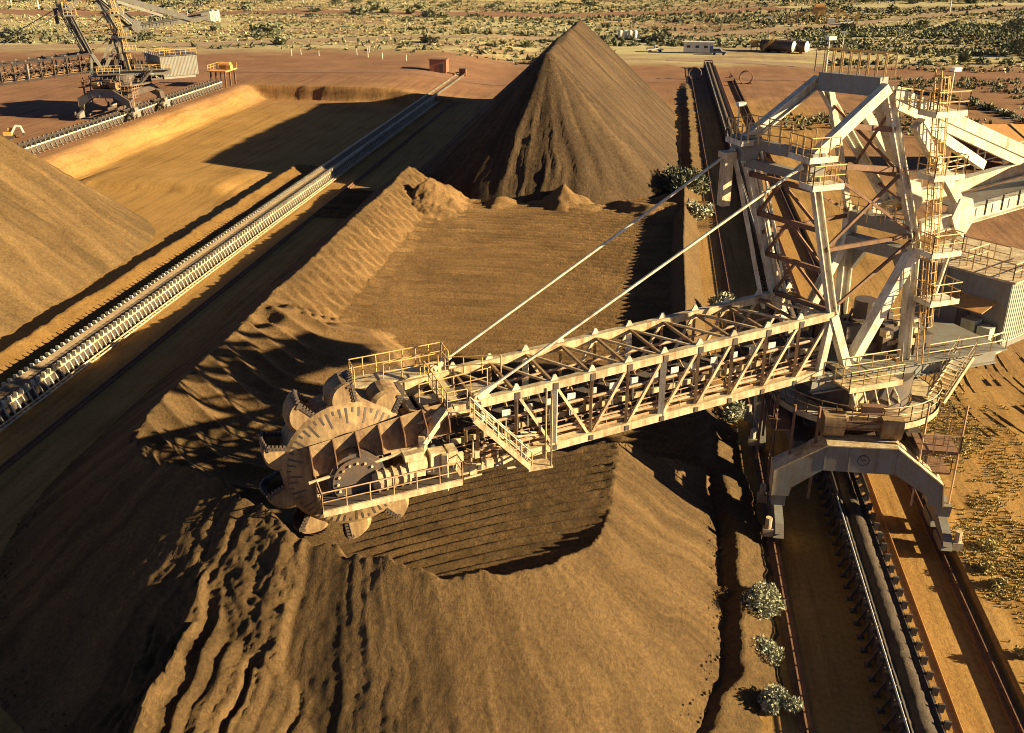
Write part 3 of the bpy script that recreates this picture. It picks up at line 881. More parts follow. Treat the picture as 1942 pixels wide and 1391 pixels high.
# ------------------------------------------------------------------ bucket wheel machines
def machine(name, label, cat, loc, az, paint, dusty, wheelmat, detail=True, house_turn=17.0, luff=0.0):
    root = thing(name, label, cat, loc)
    ca, sa = math.cos(R(az)), math.sin(R(az))
    E_ = Vector((ca, sa, 0)); N_ = Vector((sa, -ca, 0))
    def L(s, t, z):
        return E_ * s + N_ * t + Vector((0, 0, z))
    P, D = M[paint], M[dusty]
    RY, RD = M['rail_y'], M['rail_d']

    # ---- travelling portal
    outer = [(-5.2, 2.7), (-5.2, 4.45), (-2.35, 6.30), (1.65, 6.36), (4.5, 4.15), (4.7, 2.7)]
    inner = [(3.85, 2.7), (3.75, 3.3), (1.75, 4.62), (-2.45, 4.62), (-4.1, 3.3), (-4.2, 2.7)]
    for ysg, y0 in ((-1, -6.5), (1, 5.2)):
        mb = MB()
        mb.prism([(x, y0, z) for x, z in outer + inner], (0, 1.3, 0))
        o = mb.build("portal_arch", M['greygreen'], root)
        fl = MB()
        for a, b in zip(outer[:-1], outer[1:]):
            fl.beam((a[0], y0 + 0.65, a[1] + 0.03), (b[0], y0 + 0.65, b[1] + 0.03), 1.55, 0.07)
        fl.build("top_flange", D, o)
        if ysg < 0:
            em = MB()
            for r0, r1 in ((0.30, 0.36),):
                n = 24
                for i in range(n):
                    a0 = 2 * math.pi * i / n; a1 = 2 * math.pi * (i + 1) / n
                    em.add([(-0.2 + r0 * math.cos(a0), y0 - 0.012, 5.45 + r0 * math.sin(a0)), (-0.2 + r1 * math.cos(a0), y0 - 0.012, 5.45 + r1 * math.sin(a0)),
                            (-0.2 + r1 * math.cos(a1), y0 - 0.012, 5.45 + r1 * math.sin(a1)), (-0.2 + r0 * math.cos(a1), y0 - 0.012, 5.45 + r0 * math.sin(a1))], [(0, 1, 2, 3)])
            for a0, a1, r_ in ((0.7, 5.6, 0.17),):
                n = 14
                for i in range(n):
                    t0 = a0 + (a1 - a0) * i / n; t1 = a0 + (a1 - a0) * (i + 1) / n
                    em.add([(-0.2 + (r_ - .03) * math.cos(t0), y0 - 0.012, 5.62 + (r_ - .03) * math.sin(t0)), (-0.2 + (r_ + .03) * math.cos(t0), y0 - 0.012, 5.62 + (r_ + .03) * math.sin(t0)),
                            (-0.2 + (r_ + .03) * math.cos(t1), y0 - 0.012, 5.62 + (r_ + .03) * math.sin(t1)), (-0.2 + (r_ - .03) * math.cos(t1), y0 - 0.012, 5.62 + (r_ - .03) * math.sin(t1))], [(0, 1, 2, 3)])
            em.beam((-0.2, y0 - 0.012, 5.45), (-0.04, y0 - 0.012, 5.45), 0.01, 0.06)
            em.build("emblem", M['dark'], o)
            st = MB()
            for xx in (-2.4, -1.0, 0.6, 1.7):
                st.beam((xx, y0 - 0.015, 4.68), (xx, y0 - 0.015, 6.28), 0.03, 0.05)
            st.build("web_seam", M['greygreen'], o)
    mb = MB()
    for xx in (-3.6, 3.3):
        mb.beam((xx, -5.2, 5.2), (xx, 5.2, 5.2), 0.9, 1.2)
    mb.beam((-3.2, -2.6, 5.6), (3.0, -2.6, 5.6), 0.8, 0.9)
    mb.beam((-3.2, 2.6, 5.6), (3.0, 2.6, 5.6), 0.8, 0.9)
    mb.build("portal_deck_beams", M['dark'], root)
    # bogies
    for xs in (-4.75, 4.85):
        for ys in (-5.85, 5.85):
            mb = MB()
            mb.prism([(xs - 0.42, ys - 0.62, 2.72), (xs - 0.42, ys + 0.62, 2.72), (xs - 0.42, ys + 0.45, 1.9), (xs - 0.42, ys - 0.45, 1.9)], (0.84, 0, 0))
            mb.prism([(xs - 0.22, ys - 2.3, 1.0), (xs - 0.22, ys - 1.9, 1.5), (xs - 0.22, ys - 0.4, 1.95), (xs - 0.22, ys + 0.4, 1.95), (xs - 0.22, ys + 1.9, 1.5), (xs - 0.22, ys + 2.3, 1.0), (xs - 0.22, ys + 1.4, 0.95), (xs - 0.22, ys, 1.25), (xs - 0.22, ys - 1.4, 0.95)][::-1], (0.5, 0, 0))
            for yy in (-1.3, 1.3):
                mb.prism([(xs - 0.3, ys + yy - 1.05, 0.75), (xs - 0.3, ys + yy - 0.7, 1.15), (xs - 0.3, ys + yy + 0.7, 1.15), (xs - 0.3, ys + yy + 1.05, 0.75), (xs - 0.3, ys + yy + 0.7, 0.55), (xs - 0.3, ys + yy - 0.7, 0.55)][::-1], (0.6, 0, 0))
            o = mb.build("bogie", M['greygreen'], root)
            for yy in (-1.95, -0.65, 0.65, 1.95):
                MB().tube((xs - 0.16, ys + yy, 0.66), (xs + 0.16, ys + yy, 0.66), 0.32, 14).build("wheel", M['dark'], o)
            mm = MB()
            for yy in (-1.95, 1.95):
                sg = 1 if xs > 0 else -1
                mm.box((xs + sg * 0.62, ys + yy, 0.95), 0.6, 0.45, 0.5)
                mm.tube((xs + sg * 0.62, ys + yy, 1.2), (xs + sg * 0.62, ys + yy, 1.9), 0.2, 10)
            mm.build("drive_motor", D, o)
    # curved covers that stand on the front arch
    for cx in (-1.95, 1.35):
        mb = MB(); n = 12; prof = []
        for i in range(n + 1):
            a = math.pi * (0.02 + 0.60 * i / n)
            prof.append((-5.0 - 0.95 * math.sin(a), 7.4 - 1.15 * math.cos(a)))
        ring_ = [(cx - 0.6, y, z) for y, z in prof] + [(cx - 0.6, -4.3, prof[-1][1] - .1), (cx - 0.6, -4.3, 6.25)]
        mb.prism(ring_, (1.2, 0, 0))
        mb.build("curved_cover", M['ochre'], root)
    mb = MB()
    for zz in (7.0, 7.5, 8.0):
        mb.path([(-1.3, -5.6, zz), (0.75, -5.6, zz + 0.1)], 0.07)
    mb.path([(-1.2, -5.7, 7.0), (-0.3, -5.9, 7.5), (0.6, -5.9, 7.6)], 0.05)
    mb.box((0.2, -5.0, 8.1), 1.2, 0.5, 0.5)
    mb.build("pipework", M['rustred'], root)
    # slew ring, walkway round it
    MB().tube((0, 0, 5.6), (0, 0, 8.9), 3.5, 40).build("slew_ring", M['dark'], root)
    mb = MB(); mb.ring((0, 0, 0), 3.6, 5.25, 7.12, 7.2); mb.ring((0, 0, 0), 5.15, 5.28, 6.8, 7.2)
    rw = mb.build("ring_walkway", D, root)
    mb = MB()
    pts = [(5.2 * math.cos(2 * math.pi * i / 36), 5.2 * math.sin(2 * math.pi * i / 36), 7.2) for i in range(37)]
    mb.railing(pts, 1.05, 1.3, 0.033)
    mb.build("walkway_railing", D, rw)
    # side access on the right of the portal
    mb = MB(); mb.box((4.1, -4.9, 6.05), 2.2, 2.4, 0.12); mb.box((4.1, -4.9, 4.6), 1.7, 2.0, 0.1)
    ap = mb.build("access_platform", M['rustred'], root)
    mb = MB()
    mb.railing([(3.0, -6.1, 6.1), (5.2, -6.1, 6.1), (5.2, -3.7, 6.1)], 1.1, 0.7, 0.035)
    mb.railing([(3.3, -5.9, 4.65), (4.95, -5.9, 4.65), (4.95, -3.9, 4.65)], 1.1, 0.8, 0.03)
    for xx in (3.05, 5.15):
        mb.tube((xx, -6.05, 2.4), (xx, -6.05, 9.2), 0.07, 6)
    for zz in np.arange(2.6, 9.0, 0.33):
        mb.tube((3.9, -5.2, zz), (4.5, -5.2, zz), 0.025, 5)
    for xx in (3.9, 4.5):
        mb.tube((xx, -5.2, 2.4), (xx, -5.2, 9.0), 0.035, 5)
    mb.build("railing", RD, ap)
    # left side ladders and ducts
    mb = MB()
    for xx, yy in ((-5.1, -4.0), (-4.3, -5.6), (-5.6, -1.0), (-4.9, 2.4), (-2.9, -5.7)):
        mb.tube((xx, yy, 2.2), (xx, yy, 8.4), 0.09, 6)
    for zz in np.arange(2.2, 8.2, 0.4):
        mb.tube((-5.15, -3.6, zz), (-5.15, -3.0, zz), 0.03, 5)
    mb.railing([(-5.3, -5.8, 6.7), (-5.3, 5.5, 6.7)], 1.1, 1.6, 0.035)
    mb.box((-4.9, 0, 6.62), 1.2, 11.0, 0.1)
    mb.build("side_walkway", M['rustred'], root)
    # central discharge chute over the belt
    mb = MB()
    mb.prism([(-1.3, -1.3, 5.6), (1.3, -1.3, 5.6), (1.3, 1.3, 5.6), (-1.3, 1.3, 5.6)], (0, 0, -1.4))
    mb.prism([(-0.8, -1.2, 4.2), (0.8, -1.2, 4.2), (0.8, 1.2, 4.2), (-0.8, 1.2, 4.2)], (0, 0, -2.0))
    mb.beam((-0.95, -4.5, 1.95), (-0.95, 4.5, 1.95), 0.08, 0.5); mb.beam((0.95, -4.5, 1.95), (0.95, 4.5, 1.95), 0.08, 0.5)
    mb.build("discharge_chute", M['dark'], root)

    # ---- slewing deck
    mb = MB()
    for t in (-2.3, 2.3):
        mb.ibeam(L(-5.0, t, 9.2), L(8.9, t, 9.2), 0.5, 1.1, 0.09)
    for s in (-4.6, -1.5, 1.5, 4.5, 8.0):
        mb.beam(L(s, -2.3, 9.2), L(s, 2.3, 9.2), 0.35, 0.8)
    mb.beam(L(-3.4, 0, 9.8), L(9.0, 0, 9.8), 6.2, 0.08)
    deck = mb.build("slew_deck", M['greygreen'], root)
    mb = MB()
    mb.railing([L(-3.3, 3.0, 9.85), L(0.6, 3.0, 9.85)], 1.1, 1.1, 0.035)
    mb.railing([L(2.8, 3.0, 9.85), L(8.9, 3.0, 9.85)], 1.1, 1.3, 0.035)
    mb.railing([L(-3.3, -3.0, 9.85), L(8.9, -3.0, 9.85)], 1.1, 1.3, 0.035)
    mb.build("deck_railing", RY, deck)
    mb = MB()
    r_ = random.Random(5)
    for i in range(26):
        s = r_.uniform(-2.5, 4.0); t = r_.uniform(-2.4, 1.6)
        mb.box(L(s, t, 9.85 + 0.5 * (hh := r_.uniform(0.5, 2.2))), r_.uniform(0.3, 1.2), r_.uniform(0.3, 1.0), hh, R(az))
    for i in range(10):
        s = r_.uniform(-2.5, 5); t = r_.uniform(-2, 2)
        mb.tube(L(s, t, 10.0), L(s + r_.uniform(-1, 1), t, 12.5), 0.09, 6)
    mb.tube(L(0.5, -0.5, 9.9), L(0.5, -0.5, 13.0), 0.7, 16)
    mb.build("deck_machinery", M['dark'], deck)
    mb = MB()
    for i in range(14):
        s = r_.uniform(-2.0, 5.0); t = r_.uniform(-1.0, 2.3)
        mb.box(L(s, t, 10.2 + r_.uniform(0, 1.6)), r_.uniform(0.2, 0.7), r_.uniform(0.2, 0.6), r_.uniform(0.12, 0.5), R(az))
    mb.build("valve_block", D, deck)
    # little service platform by the boom hinge
    mb = MB(); mb.beam(L(-3.6, 3.3, 9.3), L(0.2, 3.3, 9.3), 1.5, 0.12); mb.beam(L(-3.6, 4.02, 9.3), L(0.2, 4.02, 9.3), 0.08, 0.35)
    hp = mb.build("hinge_platform", D, root)
    mb = MB(); mb.railing([L(-3.6, 2.6, 9.36), L(-3.6, 4.0, 9.36), L(0.2, 4.0, 9.36), L(0.2, 2.6, 9.36)], 1.1, 0.9, 0.035)
    mb.build("railing", RY, hp)
    # hoses looping below
    mb = MB()
    for k, s in enumerate((-3.0, -2.2, -1.4, -0.6, 0.1)):
        a = [L(s + 0.25 * math.sin(k), 3.2 + 0.2 * math.cos(k * 2) , 9.2), L(s + 0.2, 3.7, 8.2), L(s + 0.6, 3.5, 7.6), L(s + 0.9, 3.0, 8.1), L(s + 1.0, 2.6, 8.8)]
        mb.path(a, 0.07, 6)
    mb.box(L(-2.0, 2.9, 8.1), 0.7, 0.5, 1.3, R(az))
    mb.build("hydraulic_hose", D, root)
    # stairs from the ring walkway up to the deck
    MB().stairs(L(3.6, 3.4, 7.3), L(4.9, 0.8 + 2.2, 9.9) + E_ * 0.8, 1.2, 10).build("stair_flight", D, root)

    # ---- boom
    bz = lambda s: 13.5 + (s + 4.1) * (0.098 + luff)                 # top chord height
    bb = lambda s: bz(s) - 3.75
    boom = MB()
    S0, S1 = -27.2, -4.1
    for t in (-2.2, 2.2):
        boom.beam(L(S1, t, bz(S1)), L(S0, t, bz(S0)), 0.42, 0.46)
        boom.beam(L(S1 - 0.3, t, bb(S1) + 0.1), L(S0 - 2.5, t, bb(S0 - 2.5)), 0.38, 0.46)
    bo = boom.build("boom", D, root)
    nodes = [S1 - 2.18 * i for i in range(11)]
    mb = MB(); md = MB(); mw = MB()
    for i, s in enumerate(nodes):
        for t in (-2.2, 2.2):
            if i in (5, 8):
                mw.beam(L(s, t, bz(s)), L(s, t, bb(s)), 0.34, 0.34)
            elif i > 0:
                mb.beam(L(s, t, bz(s)), L(s, t, bb(s)), 0.17, 0.17)
            if i < 10:
                s2 = nodes[i + 1]
                if i < 7:
                    md.beam(L(s, t, bz(s)), L(s2, t, bb(s2)), 0.15, 0.15)
                else:
                    md.beam(L(s2, t, bz(s2)), L(s, t, bb(s)), 0.15, 0.15)
        mb.beam(L(s, -2.2, bz(s)), L(s, 2.2, bz(s)), 0.14, 0.16)
        mb.beam(L(s, -2.2, bb(s)), L(s, 2.2, bb(s)), 0.16, 0.2)
        if i < 10:
            md.beam(L(s, 2.2, bz(s)), L(nodes[i + 1], -2.2, bz(nodes[i + 1])), 0.13, 0.13)
            md.beam(L(s, -2.2, bb(s)), L(nodes[i + 1], 2.2, bb(nodes[i + 1])), 0.10, 0.10)
        # small lugs over the nodes
        for t in (-2.2, 2.2):
            mw.prism([L(s - 0.25, t - 0.05, bz(s) + .2), L(s + 0.25, t - 0.05, bz(s) + .2), L(s + 0.07, t - 0.05, bz(s) + 0.55), L(s - 0.07, t - 0.05, bz(s) + 0.55)], N_ * 0.1)
    mb.build("boom_post", M['ochre' if detail else 'dark'], bo); md.build("boom_brace", D, bo); mw.build("main_post", P, bo)
    # gusset plates (dark splices seen along the lower chord)
    mb = MB()
    for s in nodes[1:]:
        mb.beam(L(s - 0.12, 2.42, bb(s) + 0.02), L(s + 0.12, 2.42, bb(s) + 0.02), 0.03, 0.3)
        mb.beam(L(s - 0.15, 2.43, bz(s) - 0.05), L(s + 0.15, 2.43, bz(s) - 0.05), 0.03, 0.4)
    mb.build("splice_plate", M['dark'], bo)
    # conveyor in the boom
    mb = MB()
    for t in (-0.85, 0.85):
        mb.beam(L(-3.5, t, bb(-3.5) + 1.05), L(-28.5, t, bb(-28.5) + 1.05), 0.14, 0.32)
    mb.build("belt_stringer", D, bo)
    mb = MB()
    prof = [(-0.75, 0.28), (-0.35, 0.05), (0.35, 0.05), (0.75, 0.28), (0.75, 0.33), (0.35, 0.10), (-0.35, 0.10), (-0.75, 0.33)]
    a0, a1 = -3.5, -29.0
    mb.prism([L(a0, t, bb(a0) + 1.2 + z) for t, z in prof], L(a1, 0, bb(a1)) - L(a0, 0, bb(a0)))
    mb.build("boom_belt", M['rubber'], bo)
    mb = MB()
    for k in range(25):
        s = -4.2 - k * 1.0
        for sg in (-1, 1):
            mb.tube(L(s, sg * 0.3, bb(s) + 1.2), L(s, sg * 0.95, bb(s) + 1.55), 0.09, 7)
            mb.beam(L(s, sg * 1.0, bb(s) + 0.9), L(s, sg * 1.0, bb(s) + 1.65), 0.1, 0.16)
        mb.tube(L(s, -0.8, bb(s) + 0.55), L(s, 0.8, bb(s) + 0.55), 0.08, 7)
    mb.build("idler_rollers", M['ochre'], bo)
    # lit panels along the belt and the walkways
    mp = None
    for k in range(16 if detail else 0):
        s = -6.0 - k * 1.28
        q = MB().beam(L(s - 0.24, 1.15, bb(s) + 2.05), L(s + 0.24, 1.15, bb(s) + 2.05), 0.05, 0.62)
        q.beam(L(s, 1.1, bb(s) + 0.95), L(s, 1.1, bb(s) + 1.75), 0.06, 0.06)
        q.build("guard_panel", M['white'], bo)
    for t in (1.62, -1.62):
        mb = MB()
        mb.beam(L(-4.5, t, bb(-4.5) + 0.28), L(-27.5, t, bb(-27.5) + 0.28), 0.85, 0.06)
        wk = mb.build("boom_walkway", M['ochre'], bo)
        mb = MB()
        mb.railing([L(-4.5, t + (0.4 if t > 0 else -0.4), bb(-4.5) + 0.3), L(-27.5, t + (0.4 if t > 0 else -0.4), bb(-27.5) + 0.3)], 1.05, 1.5, 0.03, kick=True)
        mb.build("walkway_railing", RD, wk)
    mb = MB()
    for q, (t, z) in enumerate(((2.05, 0.75), (2.05, 1.0), (2.0, 2.3), (-2.05, 0.8), (-2.0, 2.4))):
        mb.tube(L(-4.6, t, bb(-4.6) + z), L(-26.6, t, bb(-26.6) + z), 0.06 if q % 2 else 0.09, 6)
    mb.build("cable_conduit", RD, bo)
    # inclined ladder hung on the side of the boom, with its landing
    if detail:
        sa_ = L(-26.4, 2.85, bz(-26.4) - 0.4); sb_ = L(-23.2, 2.85, 7.45)
        mb = MB(); mb.stairs(sa_, sb_, 0.75, 14, 0.04)
        mb.beam(L(-23.4, 2.85, 7.42), L(-22.0, 2.85, 7.42), 0.95, 0.12)
        mb.railing([L(-22.1, 3.3, 7.45), L(-22.1, 2.4, 7.45)], 1.1, 0.9, 0.035)
        for t in (2.45, 3.25):
            mb.tube(L(-22.1, t, 7.4), L(-22.1, t, bz(-22.1)), 0.05, 5)
        mb.build("boom_ladder", D, bo)
    # far side head platform
    mb = MB(); mb.beam(L(-31.6, -2.7, 11.25), L(-26.2, -2.7, 11.55), 1.5, 0.10); mb.beam(L(-30.0, -2.0, 10.9), L(-26.2, -2.0, 11.3), 0.3, 0.45)
    mb.beam(L(-31.4, -2.0, 11.2), L(-31.4, -2.0, 8.0), 0.16, 0.16); mb.beam(L(-30.2, -2.0, 11.2), L(-30.2, -2.0, 8.0), 0.16, 0.16)
    hpf = mb.build("head_platform", D, bo)
    mb = MB()
    mb.railing([L(-31.5, -2.0, 11.3), L(-31.5, -3.4, 11.3), L(-26.2, -3.4, 11.6), L(-26.2, -2.0, 11.6)], 1.1, 0.8, 0.035)
    mb.railing([L(-29.9, -2.0, 11.4), L(-26.8, -2.0, 11.55)], 1.1, 0.9, 0.035)
    mb.build("railing", RY, hpf)
    # cross walkway over the boom head
    mb = MB(); mb.beam(L(-27.0, -2.2, bz(-27) - 0.1), L(-27.0, 2.6, bz(-27) - 0.1), 1.1, 0.1); mb.beam(L(-24.8, 0.2, bz(-25) - .05), L(-28.6, 0.2, bz(-28) - 0.2), 0.9, 0.1)
    mb.beam(L(-29.0, -2.0, bz(-29) - 0.5), L(-29.0, 2.0, bz(-29) - 0.5), 0.35, 0.5)
    mb.beam(L(-27.2, -2.2, bz(-27)), L(-31.0, -1.6, 9.2), 0.35, 0.5); mb.beam(L(-27.2, 2.2, bz(-27)), L(-29.0, 1.9, bz(-29) - 0.6), 0.4, 0.5)
    for t in (-2.0, 2.0):
        mb.beam(L(-28.8, t, bz(-29) - .5), L(-28.8, t, bb(-29)), 0.3, 0.3)
    hx = mb.build("boom_head_frame", D, bo)
    mb = MB()
    mb.railing([L(-27.6, -2.0, bz(-27)), L(-27.6, 2.4, bz(-27)), L(-26.5, 2.4, bz(-26.5))], 1.05, 0.9, 0.035)
    mb.railing([L(-28.6, 0.6, bz(-28.6)), L(-24.8, 0.6, bz(-24.8))], 1.05, 1.0, 0.035)
    mb.railing([L(-26.4, -2.0, bz(-26.4)), L(-23.6, -0.6, bz(-23.6))], 1.05, 1.0, 0.035)
    mb.build("railing", RY, hx)
    # dark receiving chute between wheel and belt
    mb = MB()
    mb.prism([L(-31.5, -1.6, 10.2), L(-28.4, -1.6, 10.6), L(-27.4, -1.6, 8.2), L(-29.6, -1.6, 8.0)], N_ * 0.12)
    mb.prism([L(-31.5, 0.1, 10.2), L(-28.4, 0.1, 10.6), L(-27.4, 1.2, 8.2), L(-29.6, 1.0, 8.0)], N_ * 0.12)
    mb.prism([L(-28.5, -1.6, 10.6), L(-28.5, 0.4, 10.6), L(-27.3, 1.2, 8.4), L(-27.3, -1.6, 8.4)], E_ * 0.12)
    mb.build("receiving_chute", M['dark'], bo)

    # ---- bucket wheel: axis along N_, leaning a little
    WC = L(-32.55, 0.3, 8.45 + (0 if detail else 0.0))
    WS = 0.90
    def W(r, a, t, tilt=0.0):
        r = r * WS
        return WC + E_ * (r * math.cos(a)) + Vector((0, 0, r * math.sin(a))) + N_ * t
    wm = M[wheelmat]
    mb = MB(); n = 64
    vs = []; fs = []
    prof = [(3.75, -0.95), (3.95, -0.95), (3.95, 0.85), (3.72, 0.98), (2.35, 1.38), (2.25, 1.2), (2.25, 1.0), (3.6, 0.7)]
    for i in range(n):
        a = 2 * math.pi * i / n
        vs += [W(r, a, t) for r, t in prof]
    k = len(prof)
    for i in range(n):
        j = (i + 1) % n
        for q in range(k):
            q2 = (q + 1) % k
            fs.append((i * k + q, j * k + q, j * k + q2, i * k + q2))
    mb.add(vs, fs)
    wheel = mb.build("bucket_wheel", wm, root)
    # radial slots on the cone face
    mb = MB()
    for i in range(60):
        a = 2 * math.pi * (i + 0.25) / 60
        r0 = 2.85 if i % 3 == 0 else (3.2 if i % 3 == 1 else 3.45)
        def cone(r): return 0.98 + (3.72 - r) / (3.72 - 2.35) * 0.40 + 0.012
        d = 0.05
        aa = d / r0; ab = 0.07 / 3.7
        mb.add([W(r0, a - aa, cone(r0)), W(r0, a + aa, cone(r0)), W(3.70, a + ab, cone(3.70)), W(3.70, a - ab, cone(3.70))], [(0, 1, 2, 3)])
    mb.build("cone_slots", M['dark'], wheel)
    mb = MB()
    mb.tube(W(0, 0, -0.9), W(0, 0, 1.15), 2.3, 40); mb.tube(W(0, 0, 1.0), W(0, 0, 2.2), 0.75, 24)
    mb.build("hub_disc", wm, wheel)
    nb = 10
    for b_ in range(nb):
        a = R(90 + 36 * b_ + 2)
        rad = E_ * math.cos(a) + Vector((0, 0, math.sin(a)))
        tan = E_ * math.sin(a) - Vector((0, 0, math.cos(a)))          # digging direction
        O = WC + rad * 3.9 * WS
        # side view of a bucket in (tangent, radial)
        prof = [(-0.98, -0.05), (-1.0, 0.22), (-0.93, 0.48), (-0.78, 0.72), (-0.56, 0.92), (-0.28, 1.07), (0.0, 1.16), (0.26, 1.18), (0.42, 1.12), (0.54, 0.5), (0.58, -0.05)]
        prof = [(u * 0.88, v * 0.92) for u, v in prof]
        mb = MB()
        hw = 0.85
        lay = []
        for t, sc in ((-hw, 0.80), (-hw * 0.8, 0.95), (0, 1.0), (hw * 0.8, 0.95), (hw, 0.80)):
            lay.append([O + tan * (0.62 - (0.62 - u) * sc) + rad * (v * (0.90 + 0.1 * sc) if v > 0 else v) + N_ * t for u, v in prof])
        vs = [p for l in lay for p in l]; k = len(prof); fs = []
        for i in range(len(lay) - 1):
            for q in range(8):                                        # outer shell, mouth left open at the front
                fs.append((i * k + q, i * k + q + 1, (i + 1) * k + q + 1, (i + 1) * k + q))
        fs.append(tuple(range(k)))
        fs.append(tuple(reversed(range((len(lay) - 1) * k, len(lay) * k))))
        mb.add(vs, fs)
        bk = mb.build("bucket", wm, wheel)
        mb = MB()
        for j in range(9):
            t = -hw + 2 * hw * j / 8
            p = O + tan * (0.32 + 0.1 * (1 - (t / hw) ** 2)) + rad * (1.06 - 0.2 * (t / hw) ** 2) + N_ * t
            mb.beam(p - tan * 0.08, p + tan * 0.24 + rad * 0.13, 0.12, 0.14)
        for sg in (-1, 1):
            for j in range(5):
                v = 0.1 + 0.19 * j
                p = O + tan * (0.50 - 0.1 * v) + rad * v + N_ * (sg * hw)
                mb.beam(p - tan * 0.05, p + tan * 0.2, 0.10, 0.12)
            mb.beam(O + tan * 0.52 + rad * 0.0 + N_ * sg * hw, O + tan * 0.40 + rad * 0.98 + N_ * sg * hw, 0.10, 0.16)
        mb.beam(O + tan * 0.38 + rad * 1.03 - N_ * hw * .8, O + tan * 0.38 + rad * 1.03 + N_ * hw * .8, 0.12, 0.12)
        mb.build("bucket_teeth", M['dark'], bk)

    # spill fender with its ribs along the near side of the wheel
    f0, f1 = -34.7, -27.6
    top = lambda s: L(s, 1.75, 10.15 + (s - f0) * 0.19)
    low = lambda s: L(s, 2.6, 8.85 + (s - f0) * 0.17)
    mb = MB()
    nrm = (low(f1) - low(f0)).cross(top(f0) - low(f0)); nrm.normalize()
    mb.prism([low(f0), low(f1), top(f1), top(f0)], nrm * -0.05)
    fe = mb.build("spill_fender", wm, root)
    mb = MB()
    for i in range(7):
        s = f0 + (f1 - f0) * i / 6
        a, b = low(s), top(s)
        mb.prism([a, b, a + (b - a) * 0.35 + nrm * 0.8, a + nrm * 0.5], E_ * 0.06)
    mb.build("fender_rib", M['rustred'], fe)
    MB().tube(low(f0 - 0.3) + N_ * 0.25 - Vector((0, 0, .1)), low(-29.4) + N_ * 0.25 - Vector((0, 0, .1)), 0.09, 8).build("fender_pipe", D, fe)
    # wheel drive on the near side
    mb = MB()
    mb.tube(W(0.0, 0, 1.6), W(0.0, 0, 2.6), 1.5, 28); mb.tube(W(0, 0, 2.6), W(0, 0, 2.75), 1.3, 28)
    dr = mb.build("wheel_gearbox", M['dark'], root)
    mb = MB()
    for i in range(16):
        a = 2 * math.pi * i / 16
        mb.tube(W(1.15, a, 2.75), W(1.15, a, 2.85), 0.07, 6)
    mb.ring((0, 0, 0), 0, 0.01, 0, 0.01, 4)
    mb.build("bolt_circle", D, dr)
    mb = MB()
    a, b = L(-31.6, 3.2, 8.35), L(-30.0, 3.2, 8.5)
    mb.tube(a, b, 0.52, 18)
    for i in range(5):
        p = a + (b - a) * (i / 4)
        mb.tube(p - E_ * 0.04, p + E_ * 0.04, 0.60, 18)
    mb.tube(a - E_ * 0.25, a, 0.35, 16, 0.5)
    mb.build("drive_motor", D, dr)
    mb = MB()
    mb.box(L(-29.6, 3.0, 8.8), 0.9, 1.0, 0.9, R(az)); mb.tube(L(-30.0, 3.1, 8.9), L(-29.0, 3.1, 8.95), 0.35, 12)
    mb.prism([L(-30.2, 2.5, 9.6), L(-29.2, 2.5, 9.7), L(-29.0, 2.5, 8.6), L(-30.0, 2.5, 8.4)], N_ * 0.9)
    mb.box(L(-28.4, 3.0, 8.9), 0.8, 0.7, 1.1, R(az))
    mb.box(L(-27.6, 2.9, 9.0), 0.5, 0.9, 0.8, R(az))
    mb.beam(L(-29.1, 2.8, 8.4), L(-29.1, 2.8, 10.3), 0.35, 0.3)
    mb.beam(L(-29.1, 2.8, 9.9), L(-27.7, 2.3, 11.3), 0.55, 0.3)
    mb.beam(L(-28.1, 3.5, 7.3), L(-28.1, 3.5, 9.4), 0.3, 0.3)
    mb.build("drive_housing", D, dr)
    mb = MB()
    r_ = random.Random(3)
    for i in range(34):
        s = r_.uniform(-30.5, -23.5); t = r_.uniform(2.2, 3.0); z0 = bb(s) + r_.uniform(-0.3, 1.6)
        if i % 3 == 0: mb.box(L(s, t, z0), r_.uniform(.15, .45), r_.uniform(.1, .35), r_.uniform(.15, .5), R(az))
        elif i % 3 == 1: mb.tube(L(s, t, z0), L(s + r_.uniform(.6, 1.6), t, z0 + r_.uniform(-.2, .3)), 0.06, 6)
        else: mb.tube(L(s, t, z0), L(s, t + .1, z0 + r_.uniform(.5, 1.2)), 0.05, 6)
    mb.build("lubrication_pipes", D, dr)
    # drive platform
    pz = 7.65
    mb = MB()
    MB().beam(L(-34.6, 3.35, pz), L(-27.4, 3.35, pz + 0.42), 1.6, 0.08).build('drive_grating', M['dark'], root)
    mb.beam(L(-34.6, 4.2, pz - 0.05), L(-27.4, 4.2, pz + 0.37), 0.12, 0.34); mb.beam(L(-34.6, 2.5, pz - 0.05), L(-27.0, 2.5, pz + 0.37), 0.3, 0.5)
    mb.beam(L(-29.2, 2.3, pz + .3), L(-26.6, 2.2, bb(-26.6)), 0.3, 0.35)
    dp = mb.build("drive_platform", D, root)
    mb = MB()
    mb.railing([L(-34.6, 2.5, pz), L(-34.6, 4.15, pz), L(-27.4, 4.15, pz + 0.42), L(-27.4, 2.5, pz + 0.42)], 1.1, 1.2, 0.04)
    mb.build("railing", RD, dp)

    # ---- tower
    T = MB()
    nH, fH = L(-6.7, 2.2, 22.4), L(-8.2, -2.2, 22.6)
    nA, fA = L(-4.1, 2.2, 13.5), L(-5.1, -2.2, 13.4)
    nT, fT = L(-2.5, 2.2, 26.3), L(-3.7, -2.2, 26.2)
    T.ibeam(nA, nH, 0.40, 0.5, 0.07, tuple(E_)); T.ibeam(fA, fH, 0.40, 0.5, 0.07, tuple(E_))
    T.beam(nH + Vector((0, 0, .5)), nT, 0.5, 0.58); T.ibeam(fH + Vector((0, 0, .5)), fT, 0.5, 0.62, 0.08)
    tw = T.build("tower", P, root)
    mb = MB()
